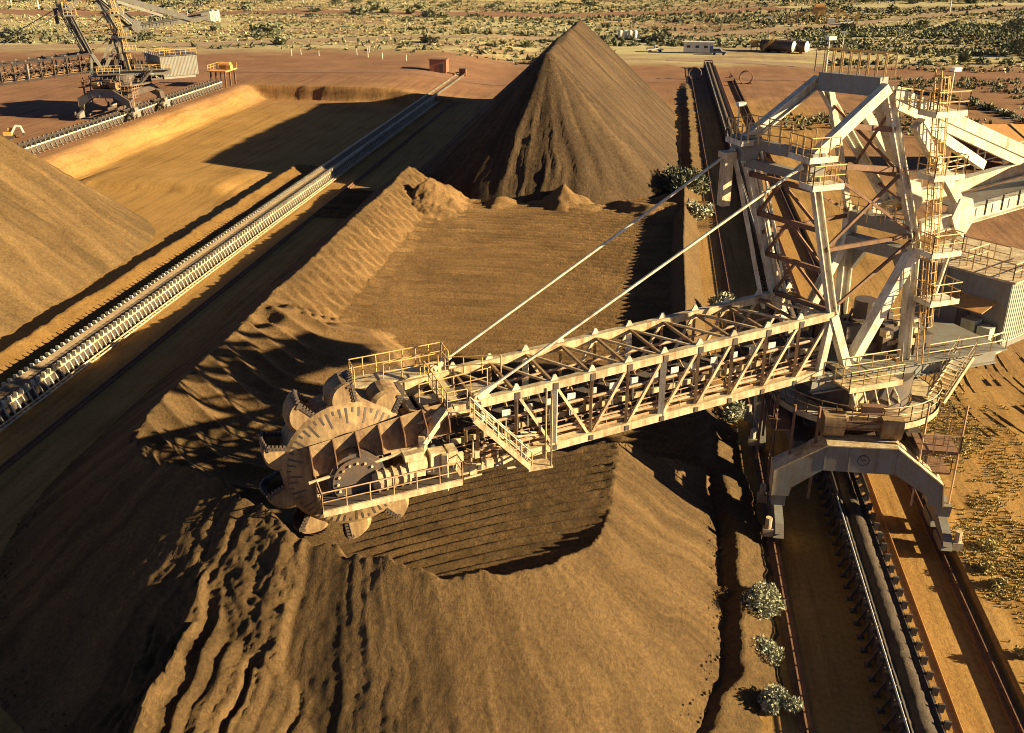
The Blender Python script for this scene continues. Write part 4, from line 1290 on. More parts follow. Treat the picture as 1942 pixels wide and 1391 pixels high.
    mb.beam(nT - N_ * 0.32, fT + N_ * 0.32, 0.75, 1.0); mb.build("top_crossbeam", M['greygreen'], tw)
    mb = MB()
    mb.beam(nH + Vector((0, 0, .45)), fH + Vector((0, 0, .45)), 0.5, 0.55); mb.beam(nH + Vector((0, 0, -.75)) + E_ * .2, fH + Vector((0, 0, -.75)) + E_ * .2, 0.45, 0.5)
    mb.box(fH + Vector((0, 0, .1)), 1.1, 1.2, 1.3, R(az)); mb.box(nH + Vector((0, 0, .1)), 0.9, 0.9, 1.2, R(az))
    mb.build("head_crossbeam", M['greygreen'], tw)
    # front bracing between the legs
    mb = MB()
    lev = [0.0, 0.30, 0.58, 0.86, 1.0]
    pts = [(nA.lerp(nH, f), fA.lerp(fH, f)) for f in (0.02, 0.30, 0.58, 0.84)]
    for a, b in pts:
        mb.beam(a, b, 0.2, 0.28)
    for (a, b), (c2, d2) in zip(pts[:-1], pts[1:]):
        mid = c2.lerp(d2, 0.5)
        mb.beam(a, mid, 0.14, 0.16); mb.beam(b, mid, 0.14, 0.16)
    mb.build("front_brace", M['rustred'], tw)
    # service pipes running up the far front leg
    mb = MB()
    for k, (ds, dt) in enumerate(((-0.7, 0.0), (-0.5, -0.5), (0.55, 0.15), (0.75, 0.5))):
        mb.tube(fA + E_ * ds + N_ * dt - Vector((0, 0, 0.8)), fH + E_ * ds + N_ * dt, 0.09 if k % 2 else 0.12, 7)
    mb.build("service_pipe", P, tw)
    mb = MB(); mb.box(L(-9.3, -2.2, 20.9), 0.55, 0.55, 3.0, R(az)); mb.box(L(-9.3, -2.2, 22.35), 0.8, 0.7, 0.35, R(az)); mb.build("counterpoise_box", D, tw)
    # rear legs and inner members
    mb = MB()
    mb.ibeam(nT, L(1.0, 2.2, 17.5), 0.42, 0.5, 0.07, tuple(E_)); mb.ibeam(L(1.0, 2.2, 17.4), L(1.7, 2.2, 9.7), 0.5, 0.62, 0.08, tuple(E_))
    mb.ibeam(fT, L(2.6, -2.2, 18.4), 0.45, 0.5, 0.07, tuple(E_)); mb.ibeam(L(-0.2, -2.2, 18.6), L(0.1, -2.2, 9.7), 0.55, 0.7, 0.08, tuple(E_))
    mb.beam(L(-3.0, -2.0, 25.7), L(-0.4, -2.2, 18.3), 0.32, 0.36, tuple(E_))
    mb.beam(L(-2.2, 1.2, 25.6), L(3.5, -1.9, 18.8), 0.5, 0.5)
    mb.beam(L(1.1, 2.2, 16.9), L(-2.2, 2.2, 10.4), 0.6, 0.7, tuple(N_))
    mb.beam(L(-4.1, 2.2, 13.5), L(-2.6, 2.2, 10.0), 0.5, 0.55, tuple(N_)); mb.beam(L(-4.1, 2.2, 13.5), L(-4.5, 2.2, 9.8), 0.4, 0.4, tuple(N_))
    mb.beam(fA, L(-3.2, -2.2, 10.0), 0.5, 0.55, tuple(N_))
    mb.ibeam(L(-0.2, -2.2, 16.9), L(-3.2, -2.2, 10.4), 0.5, 0.6, 0.08, tuple(N_))
    mb.build("rear_leg", P, tw)
    mb = MB()
    mb.beam(nH + E_ * .4, L(-0.6, 2.2, 21.7), 0.22, 0.3); mb.beam(L(-4.7, 2.2, 24.4), L(-1.6, 2.2, 24.0), 0.2, 0.28)
    mb.beam(nH + E_ * .4, L(0.9, 2.2, 17.9), 0.14, 0.16); mb.beam(nA.lerp(nH, .45), L(-0.6, 2.2, 21.6), 0.14, 0.16)
    mb.beam(nA.lerp(nH, .45), L(0.95, 2.2, 17.8), 0.18, 0.22); mb.beam(nA + Vector((0, 0, .4)), L(0.95, 2.2, 17.6), 0.14, 0.16)
    mb.beam(fH + E_ * .4, L(-1.0, -2.2, 21.2), 0.22, 0.3); mb.beam(fA.lerp(fH, .45), L(-0.4, -2.2, 18.0), 0.18, 0.22); mb.beam(fH + E_ * .4, L(-0.4, -2.2, 18.2), 0.14, 0.16)
    mb.beam(L(-2.0, 2.2, 25.2), L(-0.5, -2.2, 21.0), 0.12, 0.14); mb.beam(L(-2.8, -2.2, 25.0), L(-0.6, 2.2, 21.4), 0.12, 0.14)
    mb.beam(L(-0.6, 2.2, 21.4), L(-0.8, -2.2, 21.0), 0.2, 0.26); mb.beam(L(0.2, 2.2, 19.6), L(1.6, -2.2, 19.8), 0.12, 0.14)
    mb.build("side_brace", M['rustred'], tw)
    mb = MB()
    for z in (18.0, 16.5):
        mb.beam(L(1.1, 2.0, z), L(-0.2, -2.0, z), 0.8, 0.75)
    mb.prism([L(0.1, -1.9, 16.4), L(0.1, -0.6, 16.4), L(0.1, -1.9, 14.6)], E_ * 0.3)
    mb.prism([L(0.9, 1.9, 16.4), L(0.9, 1.9, 14.6), L(0.7, 0.6, 16.4)], E_ * 0.3)
    mb.build("tower_portal", M['greygreen'], tw)
    # platforms and railings
    def plat(s0, s1, t0, t1, z, rails, mat=P, nm="tower_platform"):
        m2 = MB(); m2.beam(L(s0, (t0 + t1) / 2, z), L(s1, (t0 + t1) / 2, z), abs(t1 - t0), 0.08)
        m2.beam(L(s0, max(t0, t1), z - 0.02), L(s1, max(t0, t1), z - 0.02), 0.05, 0.32); m2.beam(L(s0, t0, z - 0.02), L(s0, t1, z - 0.02), 0.05, 0.32)
        o2 = m2.build(nm, mat, tw)
        m2 = MB()
        for rr in rails:
            m2.railing([L(a, b, z + 0.05) for a, b in rr], 1.1, 0.6, 0.036)
        m2.build("railing", RY, o2)
    plat(-7.5, -5.5, 2.3, 3.5, 21.5, [[(-7.5, 2.3), (-7.5, 3.5), (-5.5, 3.5), (-5.5, 2.3)]])
    plat(-7.6, -5.8, 1.2, 3.1, 22.9, [[(-7.6, 1.2), (-7.6, 3.1), (-5.8, 3.1)]])
    plat(-9.0, -7.4, -3.0, -1.4, 23.1, [[(-9.0, -1.4), (-9.0, -3.0), (-7.4, -3.0)], [(-8.7, -1.2), (-7.5, 1.2)]])
    for z, w0 in ((25.0, 0), (21.5, 0), (17.0, 1), (14.0, 1)):
        so = 2.1 - (z - 14.0) * 0.17
        plat(so - 0.7, so + 1.4, 2.5, 3.9, z, [[(so - 0.7, 2.5), (so - 0.7, 3.9), (so + 1.4, 3.9), (so + 1.4, 2.5)]])
    mb = MB(); mb.railing([nT + Vector((0, 0, .5)) + E_ * -.35, fT + Vector((0, 0, .5)) + E_ * -.35], 1.25, 0.55, 0.04, mid=False)
    mb.railing([nT + Vector((0, 0, .5)) + E_ * .35, fT + Vector((0, 0, .5)) + E_ * .35], 1.25, 0.55, 0.04, mid=False)
    mb.railing([nH + Vector((0, 0, .75)), fH + Vector((0, 0, .75))], 1.2, 0.8, 0.036, mid=False)
    mb.railing([L(-1.9, 2.6, 25.2), L(0.2, 2.6, 24.9), L(0.2, 0.4, 24.9)], 1.1, 0.7, 0.036)
    mb.build("crossbeam_railing", RY, tw)
    # caged ladder
    mb = MB()
    la, lb = L(2.15, 3.05, 9.9), L(0.0, 3.05, 27.2)
    for dt in (-0.24, 0.24):
        mb.tube(la + N_ * dt, lb + N_ * dt, 0.045, 6)
    nr = 48
    for i in range(nr):
        p = la.lerp(lb, i / nr)
        mb.tube(p - N_ * .24, p + N_ * .24, 0.02, 4)
    for i in range(22):
        p = la.lerp(lb, 0.14 + 0.84 * i / 21)
        ring_ = [p + E_ * (0.72 * math.sin(math.pi * q / 6)) + N_ * (0.40 * math.cos(math.pi * q / 6)) for q in range(7)]
        mb.path(ring_, 0.026, 4)
    for q in range(1, 6):
        off = E_ * (0.72 * math.sin(math.pi * q / 6)) + N_ * (0.40 * math.cos(math.pi * q / 6))
        mb.tube(la.lerp(lb, 0.14) + off, la.lerp(lb, 0.98) + off, 0.024, 4)
    mb.build("caged_ladder", M['yellow'], tw)
    mb = MB(); mb.railing([L(-1.6, 1.0, 18.45), L(0.6, 1.9, 18.45)], 1.0, 0.7, 0.03); mb.railing([L(-1.2, -2.0, 18.45), L(0.2, 2.0, 18.45)], 1.0, 0.6, 0.03); mb.build("portal_railing", RY, tw)
    # counterweight arm, its stays and the counterweight
    mb = MB()
    for t, o_ in ((2.2, 0.0), (-2.2, 0.0)):
        mb.ibeam(L(1.4, t, 18.15), L(16.6, t, 20.5), 0.55, 0.95, 0.08)
        mb.prism([L(3.6, t - 0.33, 19.8), L(4.5, t - 0.33, 19.7), L(4.9, t - 0.33, 18.5), L(4.3, t - 0.33, 17.4), L(3.6, t - 0.33, 17.9), L(3.2, t - 0.33, 18.7)], N_ * 0.66)
        mb.beam(L(-0.2, t, 24.2) , L(4.1, t, 19.1), 0.5, 0.55, tuple(N_))
    cw = mb.build("counterweight_arm", P, root)
    mb = MB(); mb.beam(L(4.2, 1.05, 18.95), L(13.0, 1.05, 20.3), 1.9, 0.08); mb.build("arm_deck", M['greygreen'], cw)
    mb = MB(); mb.railing([L(3.6, -2.5, 19.0), L(13.0, -2.5, 20.5)], 1.1, 1.5, 0.045); mb.build("arm_railing", M['cream'], cw)
    mb = MB()
    for s in (5.6, 6.8, 8.0, 9.2, 10.4):
        mb.beam(L(s, 2.5, 18.4 + (s - 4) * .155), L(s, 2.5, 19.3 + (s - 4) * .155), 0.05, 0.10)
    mb.build("web_stiffener", M['dark'], cw)
    mb = MB(); mb.beam(L(15.4, 0, 20.4), L(16.8, 0, 20.6), 4.4, 1.9); mb.build("counterweight_box", M['greygreen'], cw)
    for k in range(4):
        mb = MB(); s = 16.85 + 0.45 * k; mb.beam(L(s, 0, 20.6), L(s + 0.40, 0, 20.62), 4.0, 2.0 + 0.3 * (k % 2)); mb.build("ballast_slab", M['white'], cw)
    MB().beam(L(4.0, 2.2, 17.6), L(3.2, 2.2, 13.6), 0.12, 0.2, tuple(N_)).build("arm_strut", P, cw)
    for t, a in ((2.2, L(0.1, 2.2, 25.2)), (-2.2, L(0.4, -2.2, 25.2))):
        MB().beam(a - E_ * 2.2 + Vector((0, 0, 0.9)), L(13.6, t, 19.95), 0.5, 0.62).build("rear_stay", P, root)
    mb = MB()
    mb.beam(L(1.2, 0.9, 24.0), L(8.6, -1.4, 20.6), 0.5, 0.55)
    mb.build("inner_stay", P, root)
    # front stays to the boom head
    for t, a, b in ((2.2, nH - E_ * 0.7, L(-25.9, 2.2, bz(-25.9) + 0.35)), (-2.2, fH - E_ * 0.7, L(-27.0, -2.2, bz(-27) + 0.45))):
        mb = MB(); mb.tube(a, b, 0.085, 8); mb.tube(b + (a - b) * 0.055, b, 0.15, 8, 0.26); mb.tube(a + (b - a) * 0.03, a, 0.1, 8, 0.2)
        o = mb.build("front_stay", P, root)
        mb = MB(); mb.prism([b + N_ * -0.12 + E_ * -0.5 + Vector((0, 0, -.5)), b + N_ * -0.12 + E_ * 0.9 + Vector((0, 0, -.3)), b + N_ * -0.12 + E_ * 0.5 + Vector((0, 0, .35)), b + N_ * -0.12 + E_ * -0.2 + Vector((0, 0, .25))], N_ * 0.24)
        mb.tube(b - N_ * .2, b + N_ * .2, 0.22, 12)
        mb.build("stay_anchor", D, o)
    # floodlights
    for p, h in ((L(-3.6, -1.8, 26.7), 1.7), (L(0.9, 3.2, 25.2), 1.9), (L(-8.4, -2.8, 23.2), 1.7)):
        o = MB().tube(p, p + Vector((0, 0, h)), 0.045, 6).build("floodlight", P, tw)
        MB().box(p + Vector((0, 0, h + .12)) + E_ * .1, 0.5, 0.34, 0.2, R(az)).build("lamp_head", M['white'], o)

    # ---- electrical house
    ha = R(az + house_turn)
    u = Vector((-math.sin(ha), math.cos(ha), 0)); v = Vector((math.cos(ha), math.sin(ha), 0))
    C0 = L(11.7, -0.05, 8.55) if detail else L(7.2, 1.6, 8.0)
    Hh = 4.35
    def Q(a, b, z): return C0 + u * a + v * b + Vector((0, 0, z))
    wl, dl = 7.6, 7.0
    mb = MB()
    mb.prism([Q(0, 0, 0), Q(0, dl, 0), Q(wl, dl, 0), Q(wl, 0, 0)], (0, 0, Hh))
    hs = mb.build("electrical_house", M['greygreen'], root)
    mb = MB(); nr = 26
    for i in range(nr):
        b = dl * (i + 0.5) / nr
        mb.beam(Q(-0.03, b, 0.1), Q(-0.03, b, Hh - 0.1), dl / nr * 0.55, 0.07, tuple(u))
    mb.prism([Q(0, 0, 0.02), Q(-0.02, 0, 0.02), Q(-0.02, dl, 0.02), Q(0, dl, 0.02)], (0, 0, Hh - 0.04))
    mb.build("ribbed_cladding", M['palegreen' if detail else 'greygreen'], hs)
    mb = MB(); mb.prism([Q(-0.35, -0.3, Hh), Q(-0.35, dl + .3, Hh), Q(wl + .3, dl + .3, Hh), Q(wl + .3, -0.3, Hh)], (0, 0, 0.14)); mb.build("house_roof", D, hs)
    mb = MB(); mb.railing([Q(wl, 0, Hh + .14), Q(0.0, 0, Hh + .14), Q(0, dl, Hh + .14)], 1.1, 1.0, 0.04)
    mb.railing([Q(wl, dl * .5, Hh + .14), Q(2.2, dl * .5, Hh + .14)], 1.1, 1.0, 0.04); mb.railing([Q(3.6, 0.6, Hh + .14), Q(3.6, 3.2, Hh + .14)], 1.1, 0.8, 0.045)
    mb.build("roof_railing", RY, hs)
    mb = MB(); mb.prism([Q(0.7, 0, 2.75), Q(4.2, 0, 2.75), Q(4.2, -1.8, 2.35), Q(0.7, -1.8, 2.35)], (0, 0, 0.06)); mb.build("door_canopy", M['orange'], hs)
    mb = MB(); mb.box(Q(2.9, -0.045, 1.05), 0.09, 0.9, 2.0, ha); mb.build("door", M['dark'], hs)
    mb = MB(); mb.box(Q(1.9, -0.6, 0.75), 0.9, 1.0, 1.4, ha); mb.box(Q(0.8, -0.6, 0.65), 0.8, 0.9, 1.1, ha)
    mb.build("air_unit", M['palegreen'], hs)
    mb = MB(); mb.prism([Q(-0.2, 0, -0.25), Q(5.6, 0, -0.25), Q(5.6, -2.1, -0.25), Q(-0.2, -2.1, -0.25)], (0, 0, 0.12)); mb.beam(Q(-0.2, -2.1, -0.25), Q(5.6, -2.1, -0.25), 0.1, 0.35); mb.beam(Q(-0.22, 0, -0.25), Q(-0.22, -2.1, -0.25), 0.1, 0.35)
    pp = mb.build("house_landing", D, hs)
    mb = MB(); mb.railing([Q(-0.15, -0.1, -0.13), Q(-0.15, -2.05, -0.13), Q(5.5, -2.05, -0.13)], 1.1, 1.2, 0.042); mb.build("railing", M['cream'], pp)
    mb = MB()
    for zz in np.arange(0.2, 5.2, 0.32):
        mb.tube(Q(4.5, -0.18, zz), Q(5.0, -0.18, zz), 0.022, 4)
    for aa in (4.5, 5.0):
        mb.tube(Q(aa, -0.18, 0), Q(aa, -0.18, 5.5), 0.035, 5)
    mb.build("wall_ladder", D, hs)
    mb = MB(); mb.tube(Q(3.6, -0.02, 3.55), Q(3.6, -0.25, 3.5), 0.1, 8); mb.build("wall_lamp", M['white'], hs)
    # the house hangs on two brackets from the deck
    mb = MB(); mb.beam(L(6, -2.3, 8.6), Q(wl * .8, dl * .5, -.3), 0.5, 0.7); mb.beam(L(6, 2.3, 8.6), Q(1.0, 0.6, -.3), 0.5, 0.7); mb.beam(Q(0.4, 0.5, -.3), Q(0.4, dl - .5, -.3), 0.4, 0.55); mb.beam(Q(wl - .5, 0.5, -.3), Q(wl - .5, dl - .5, -.3), 0.4, 0.55)
    mb.build("house_bracket", M['greygreen'], hs)
    return root

machine("bucket_wheel_reclaimer", "large cream bucket wheel reclaimer with its boom and toothed wheel lowered onto the brown pile", "reclaimer",
        (13.45, 60.7, 0.0), 28.0, 'cream', 'dusty', 'ochre')
machine("bucket_wheel_reclaimer", "distant dark reclaimer in shade on the raised pad beyond the white conveyor", "reclaimer",
        (-96.8, 176.6, 3.0), 25.0, 'greygreen', 'dark', 'rustred', detail=False, house_turn=22.0, luff=0.03).scale = (1, 1, 0.82)  # darker paints than its twin's: the backlit shade is painted in

# ------------------------------------------------------------------ vegetation
def leaf_cloud(n, rx, ry, rz, leaf, seed, flat=0.15, lobes=6):
    """many small leaves spread through a lumpy volume that stands on z = 0"""
    g = np.random.default_rng(seed)
    cs = []
    for i in range(lobes):
        a = g.uniform(0, 2 * math.pi); q = g.uniform(0.15, 0.62)
        cs.append((math.cos(a) * q * rx, math.sin(a) * q * ry, rz * g.uniform(0.30, 0.66), g.uniform(0.34, 0.55)))
    m = MB()
    for i in range(n):
        cx, cy, cz, cr = cs[i % lobes]
        v = g.normal(size=3); v /= np.linalg.norm(v)
        rr = cr * g.uniform(0.55, 1.05)
        p = Vector((cx + v[0] * rr * rx, cy + v[1] * rr * ry, max(flat * leaf, cz + v[2] * rr * rz)))
        d = Vector(g.normal(size=3)) + Vector(v) * 0.9 + Vector((0, 0, 0.4)); d.normalize()
        s = d.cross(Vector(g.normal(size=3))); s.normalize()
        l = leaf * g.uniform(0.6, 1.3); w_ = l * 0.38
        m.add([p - s * w_, p + d * l * 0.5 - s * w_ * 0.6 * 0, p + s * w_, p + d * l], [(0, 2, 3)] if False else [(0, 2, 3)])
    return m

def stems(h, r, n, seed):
    g = np.random.default_rng(seed)
    m = MB()
    for i in range(n):
        a = g.uniform(0, 6.28); q = r * g.uniform(0.3, 0.9)
        m.tube((0, 0, -0.05), (math.cos(a) * q, math.sin(a) * q, h * g.uniform(0.5, 0.8)), 0.05 * h / 1.5, 5, 0.015)
    return m

def bush(label, loc, rx, ry, rz, n, leaf, mat, seed, group=None, name="bush", lobes=7, rot=0.0):
    t = thing(name, label, "bush" if name == "bush" else "tree", loc, group, rot)
    leaf_cloud(n, rx, ry, rz, leaf, seed, lobes=lobes).build("foliage", M[mat], t, split=False)
    stems(rz, max(rx, ry) * 0.6, 6, seed + 1).build("stem", M['bark'], t, split=False)
    return t

bush("pale grey leafy shrub at the windrow foot, the larger one beside the rail", (7.35, 46.1, 0), 1.15, 1.5, 1.5, 3200, 0.15, 'bush_grey', 1, "shrubs beside the loaded conveyor", lobes=9)
bush("pale grey leafy shrub nearest the bottom edge beside the rail", (7.45, 38.6, 0), 1.15, 0.85, 1.05, 2200, 0.14, 'bush_grey', 2, "shrubs beside the loaded conveyor", lobes=7)
bush("small dim shrub in the shade between the two pale grey shrubs", (7.15, 42.4, 0), 0.9, 1.3, 0.7, 1200, 0.13, 'bush_grey', 3, "shrubs beside the loaded conveyor")
bush("big dark tangled bush at the right foot of the tall peaked pile", (4.6, 143.0, 0), 3.6, 4.2, 3.2, 1500, 0.55, 'bush_dark', 4, lobes=11)
bush("grey-green bush on the windrow, nearer than the big dark tangled bush", (6.4, 128.0, 0.3), 1.8, 2.2, 1.7, 700, 0.4, 'bush_grey', 5)
bush("grey-green bush on the windrow close behind the boom", (7.2, 93.5, 0.3), 1.4, 1.8, 1.5, 650, 0.34, 'bush_grey', 6)
bush("small grey-green bush under the boom beside the machine", (7.1, 70.0, 0.0), 1.0, 1.6, 1.3, 500, 0.3, 'bush_grey', 7)

def grow_variants(kind, mats, sizes, count_, leaf, lobes=6, n=120, stem=True):
    out = []
    for i, (mt, (rx, rz)) in enumerate(zip(mats, sizes)):
        m = leaf_cloud(n, rx, rx * 0.9, rz, leaf, 400 + i * 7 + count_, lobes=lobes)
        out.append((m, mt))
    return out

def pick_far():
    """where scrub grows beyond the yard"""
    while True:
        y = 286 + (rng.random() ** 0.8) * 330
        x = rng.uniform(-0.66 * y - 5, 0.42 * y + 15)
        dens = 0.5 + 0.9 * float(fbm(x * 0.012, y * 0.035, 4, 77))
        if rng.random() < dens:
            # stay off roads and the apron
            pts = [(-260, 262), (-135, 297), (-95, 322), (-56, 347), (-10, 385), (60, 432), (170, 528)]
            ry = np.interp(x, [p[0] for p in pts], [p[1] for p in pts])
            if abs(y - ry) < 9 or (-12 < x < 66 and y < 345) or (40 < x < 90 and 428 < y < 470):
                continue
            return x, y

far_bush = []
for i, (mt, rx, rz, n) in enumerate([('bush_green', 2.2, 2.2, 150), ('bush_dark', 2.8, 2.6, 170), ('bush_green', 1.5, 1.4, 110), ('bush_dark', 3.6, 3.6, 220), ('bush_grey', 1.9, 1.6, 120)]):
    far_bush.append(leaf_cloud(n, rx, rx, rz, 0.95, 500 + i, lobes=6))
protos = {}
lab_by = {0: "rounded olive scrub bush in the plain beyond the yard", 1: "dark scrub bush in the plain beyond the yard", 2: "low olive scrub bush in the plain beyond the yard",
          3: "large dark scrub bush in the plain beyond the yard", 4: "grey-green scrub bush in the plain beyond the yard"}
mats_by = ['bush_green', 'bush_dark', 'bush_green', 'bush_dark', 'bush_grey']
for i in range(190):
    x, y = pick_far()
    k = int(rng.choice(5, p=[.28, .26, .22, .10, .14]))
    z = float(ground_h(x, y)) - 0.1
    if k not in protos:
        protos[k] = far_bush[k].build("scrub_bush", M[mats_by[k]])
        tag(protos[k], lab_by[k], "bush", "scrub bushes beyond the yard, " + lab_by[k].split(" scrub")[0])
        o = protos[k]
        o.location = (x, y, z)
    else:
        o = share(protos[k], None, (x, y, z), rng.uniform(0, 6.28))
    sc_ = rng.uniform(0.6, 1.6)
    o.scale = (sc_ * rng.uniform(0.9, 1.6), sc_, sc_ * rng.uniform(0.6, 1.0))

def tufts(name, n, where, h, w_, mat, seed, blades=5):
    g = np.random.default_rng(seed)
    X, Y = where(g, n * 30)
    X = X[:n]; Y = Y[:n]; n = len(X)
    hh = h * g.uniform(0.5, 1.4, n); ww = w_ * g.uniform(0.6, 1.5, n)
    V = np.empty((n, blades, 3, 3)); a = g.uniform(0, 6.28, (n, blades)); ca, sa = np.cos(a), np.sin(a)
    q = ww[:, None] * g.uniform(0.1, 0.8, (n, blades)); b = ww[:, None] * .35
    gz_ = ground_h(X, Y)[:, None] - 0.03
    V[:, :, 0] = np.stack([X[:, None] - sa * b, Y[:, None] + ca * b, gz_ + 0 * a], -1)
    V[:, :, 1] = np.stack([X[:, None] + sa * b, Y[:, None] - ca * b, gz_ + 0 * a], -1)
    V[:, :, 2] = np.stack([X[:, None] + ca * q, Y[:, None] + sa * q, gz_ + hh[:, None] * g.uniform(0.7, 1.1, (n, blades))], -1)
    co = V.reshape(-1, 3).astype(np.float32); k = len(co) // 3
    me = bpy.data.meshes.new(name)
    me.vertices.add(len(co)); me.vertices.foreach_set("co", co.ravel())
    me.loops.add(3 * k); me.loops.foreach_set("vertex_index", np.arange(3 * k, dtype=np.int32))
    me.polygons.add(k); me.polygons.foreach_set("loop_start", np.arange(0, 3 * k, 3, dtype=np.int32))
    me.update(calc_edges=True); me.materials.append(M[mat])
    o = bpy.data.objects.new(name, me); COL.objects.link(o)
    return struct(o, 'stuff')

HAUL = [(-260, 262), (-135, 297), (-95, 322), (-56, 347), (-10, 385), (60, 432), (170, 528)]
def w_far(lo, hi, seed, sx=0.010, sy=0.045, bias=0.0):
    def f(g, m):
        y = 284 + (g.random(m) ** 0.75) * 380
        x = (g.random(m) * 1.12 - 0.68) * y + g.uniform(-5, 20, m)
        v = fbm(x * sx, (y + 0.2 * x) * sy, 4, seed) + bias + g.normal(0, 0.18, m)
        ry = np.interp(x, [p[0] for p in HAUL], [p[1] for p in HAUL])
        bad = (np.abs(y - ry) < 7) | ((x > -12) & (x < 66) & (y < 340)) | (np.abs(y - np.interp(x, [-420, -180, -60, 60], [420, 440, 470, 540])) < 11)
        ok = (v > lo) & (v < hi) & ~bad
        return x[ok], y[ok]
    return f
tufts("dry_grass", 13000, w_far(-0.10, 2.0, 901), 0.6, 1.3, 'straw', 31, 4)
tufts("scrub_ground_cover", 9000, w_far(-2.0, 0.05, 901), 0.7, 1.6, 'bush_green', 32, 4)
tufts("dark_ground_cover", 4500, w_far(0.22, 2.0, 905, 0.007, 0.028), 1.3, 2.0, 'bush_dark', 33, 4)

def w_shoulder(g, m):
    x = 19.2 + np.abs(g.normal(0, 4.0, m)); y = g.uniform(33, 78, m)
    v = fbm(x * .35, y * .22, 4, 907) + g.normal(0, 0.3, m)
    ok = v + 0.42 - np.abs((x - 21.6 - (y - 42) * 0.10)) * 0.13 > 0.25
    return x[ok], y[ok]
tufts("shoulder_grass", 5000, w_shoulder, 0.16, 0.15, 'grass', 34, 7)
def w_right(g, m):
    x = g.uniform(24, 130, m); y = g.uniform(175, 292, m)
    v = fbm(x * .03, y * .05, 3, 909) + g.normal(0, 0.12, m)
    ok = v + (x - 60) * 0.006 + (y - 230) * 0.003 > 0.10
    return x[ok], y[ok]
tufts("roadside_grass", 2600, w_right, 0.8, 0.9, 'bush_green', 35, 4)
def w_green(g, m):
    x = g.uniform(48, 200, m); y = g.uniform(296, 430, m)
    v = fbm(x * .02, y * .05, 3, 911) + g.normal(0, 0.15, m)
    ok = (v + (x - 110) * 0.004 > 0.0) & (np.abs(y - np.interp(x, [44, 70, 115], [336, 368, 444])) > 4)
    return x[ok], y[ok]
tufts("green_ground_cover", 5000, w_green, 1.1, 2.0, 'bush_green', 36, 5)
for i, (x, y, r_, z_, lab) in enumerate([
    (22.6, 66.0, 1.0, 0.45, "sparse low green bush on the shoulder just past the gantry leg"), (20.9, 53.4, 0.6, 0.5, "small tuft bush beside the near gantry foot"),
    (20.2, 51.2, 0.6, 0.45, "small round bush on the shoulder just below the gantry foot"), (20.5, 49.4, 0.7, 0.5, "small round bush, the lower of the pair below the gantry foot"),
    (19.9, 43.6, 0.6, 0.45, "small dry bush near the rail in the lower corner")]):
    b_ = bush(lab, (x, y, float(ground_h(x, y))), r_, r_ * 1.1, z_, 420, 0.15, 'grass', 60 + i, "low bushes on the grassy shoulder", lobes=7)
# vegetated bank curving beyond the bare ground on the right
for i in range(26):
    t = i / 25
    x = 56 + 13 * t + 3.5 * math.sin(t * 2.6); y = 249 - 52 * t ** 1.2
    k = [0, 2, 4][i % 3]
    o = share(protos[k], None, (x, y, float(ground_h(x, y)) - 0.1), rng.uniform(0, 6.28))
    o.name = "scrub_bush"
    o['label'] = "scrub bush in the line along the low bank beyond the tower"
    o['group'] = "bushes on the bank beyond the tower"
    s_ = rng.uniform(0.45, 0.8); o.scale = (s_, s_, s_ * 0.8)

def gum_tree(label, loc, h, r_, seed, mat='bush_dark', n=900, leaf=0.7):
    t = thing("tree", label, "tree", loc)
    m = MB(); m.tube((0, 0, -0.2), (0.15, 0.1, h * 0.45), 0.035 * h, 8, 0.022 * h)
    g = np.random.default_rng(seed)
    for i in range(6):
        a = i * 1.05 + g.uniform(-.3, .3)
        m.tube((0.12, 0.08, h * (0.25 + 0.04 * i)), (math.cos(a) * r_ * .6, math.sin(a) * r_ * .6, h * g.uniform(.55, .8)), 0.014 * h, 6, 0.006 * h)
    m.build("trunk", M['bark'], t, split=False)
    c = leaf_cloud(n, r_, r_ * 0.9, h * 0.72, leaf, seed + 1, lobes=10)
    c.v = [(a, b, z + h * 0.24) for a, b, z in c.v]
    c.build("crown", M[mat], t, split=False)
    return t
gum_tree("dark rounded tree by the right edge of the scrub plain, the taller one", (119, 372, float(ground_h(119, 372))), 10, 6.0, 71)
gum_tree("dark low tree by the right edge of the scrub plain, nearer than the taller one", (108, 333, float(ground_h(108, 333))), 6, 5.0, 73)
gum_tree("lone dark tree standing high in the pale grass beside a white pole", (-150, 478, float(ground_h(-150, 478))), 7, 3.6, 75)

# ------------------------------------------------------------------ distant yard things
def gz(x, y): return float(ground_h(x, y))
# red hut at the back of the yard
t = thing("hut", "small dull red hut with a flat roof at the back of the yard", "hut", (-53.3, 250.5, gz(-53.3, 250.5) - 0.05))
MB().box((0, 0, 1.5), 4.2, 3.0, 3.0).build("wall", M['redhut'], t)
MB().box((0, 0, 3.1), 4.6, 3.4, 0.18).build("roof", M['rustred'], t)
m = MB(); m.box((0.9, -1.53, 1.05), 0.95, 0.06, 2.0); m.build("door", M['dark'], t)
t = thing("crate", "small dark crate on the ground beside the red hut", "crate", (-47.6, 251.5, gz(-47.6, 251.5)))
m = MB(); m.box((0, 0, 0.85), 1.7, 1.2, 1.5)
for sx in (-0.8, 0.8):
    m.beam((sx, -0.63, 0.1), (sx, -0.63, 1.6), 0.12, 0.06)
m.build("body", M['rustred'], t); MB().box((0, 0, 1.65), 1.85, 1.35, 0.1).build("lid", M['dark'], t)
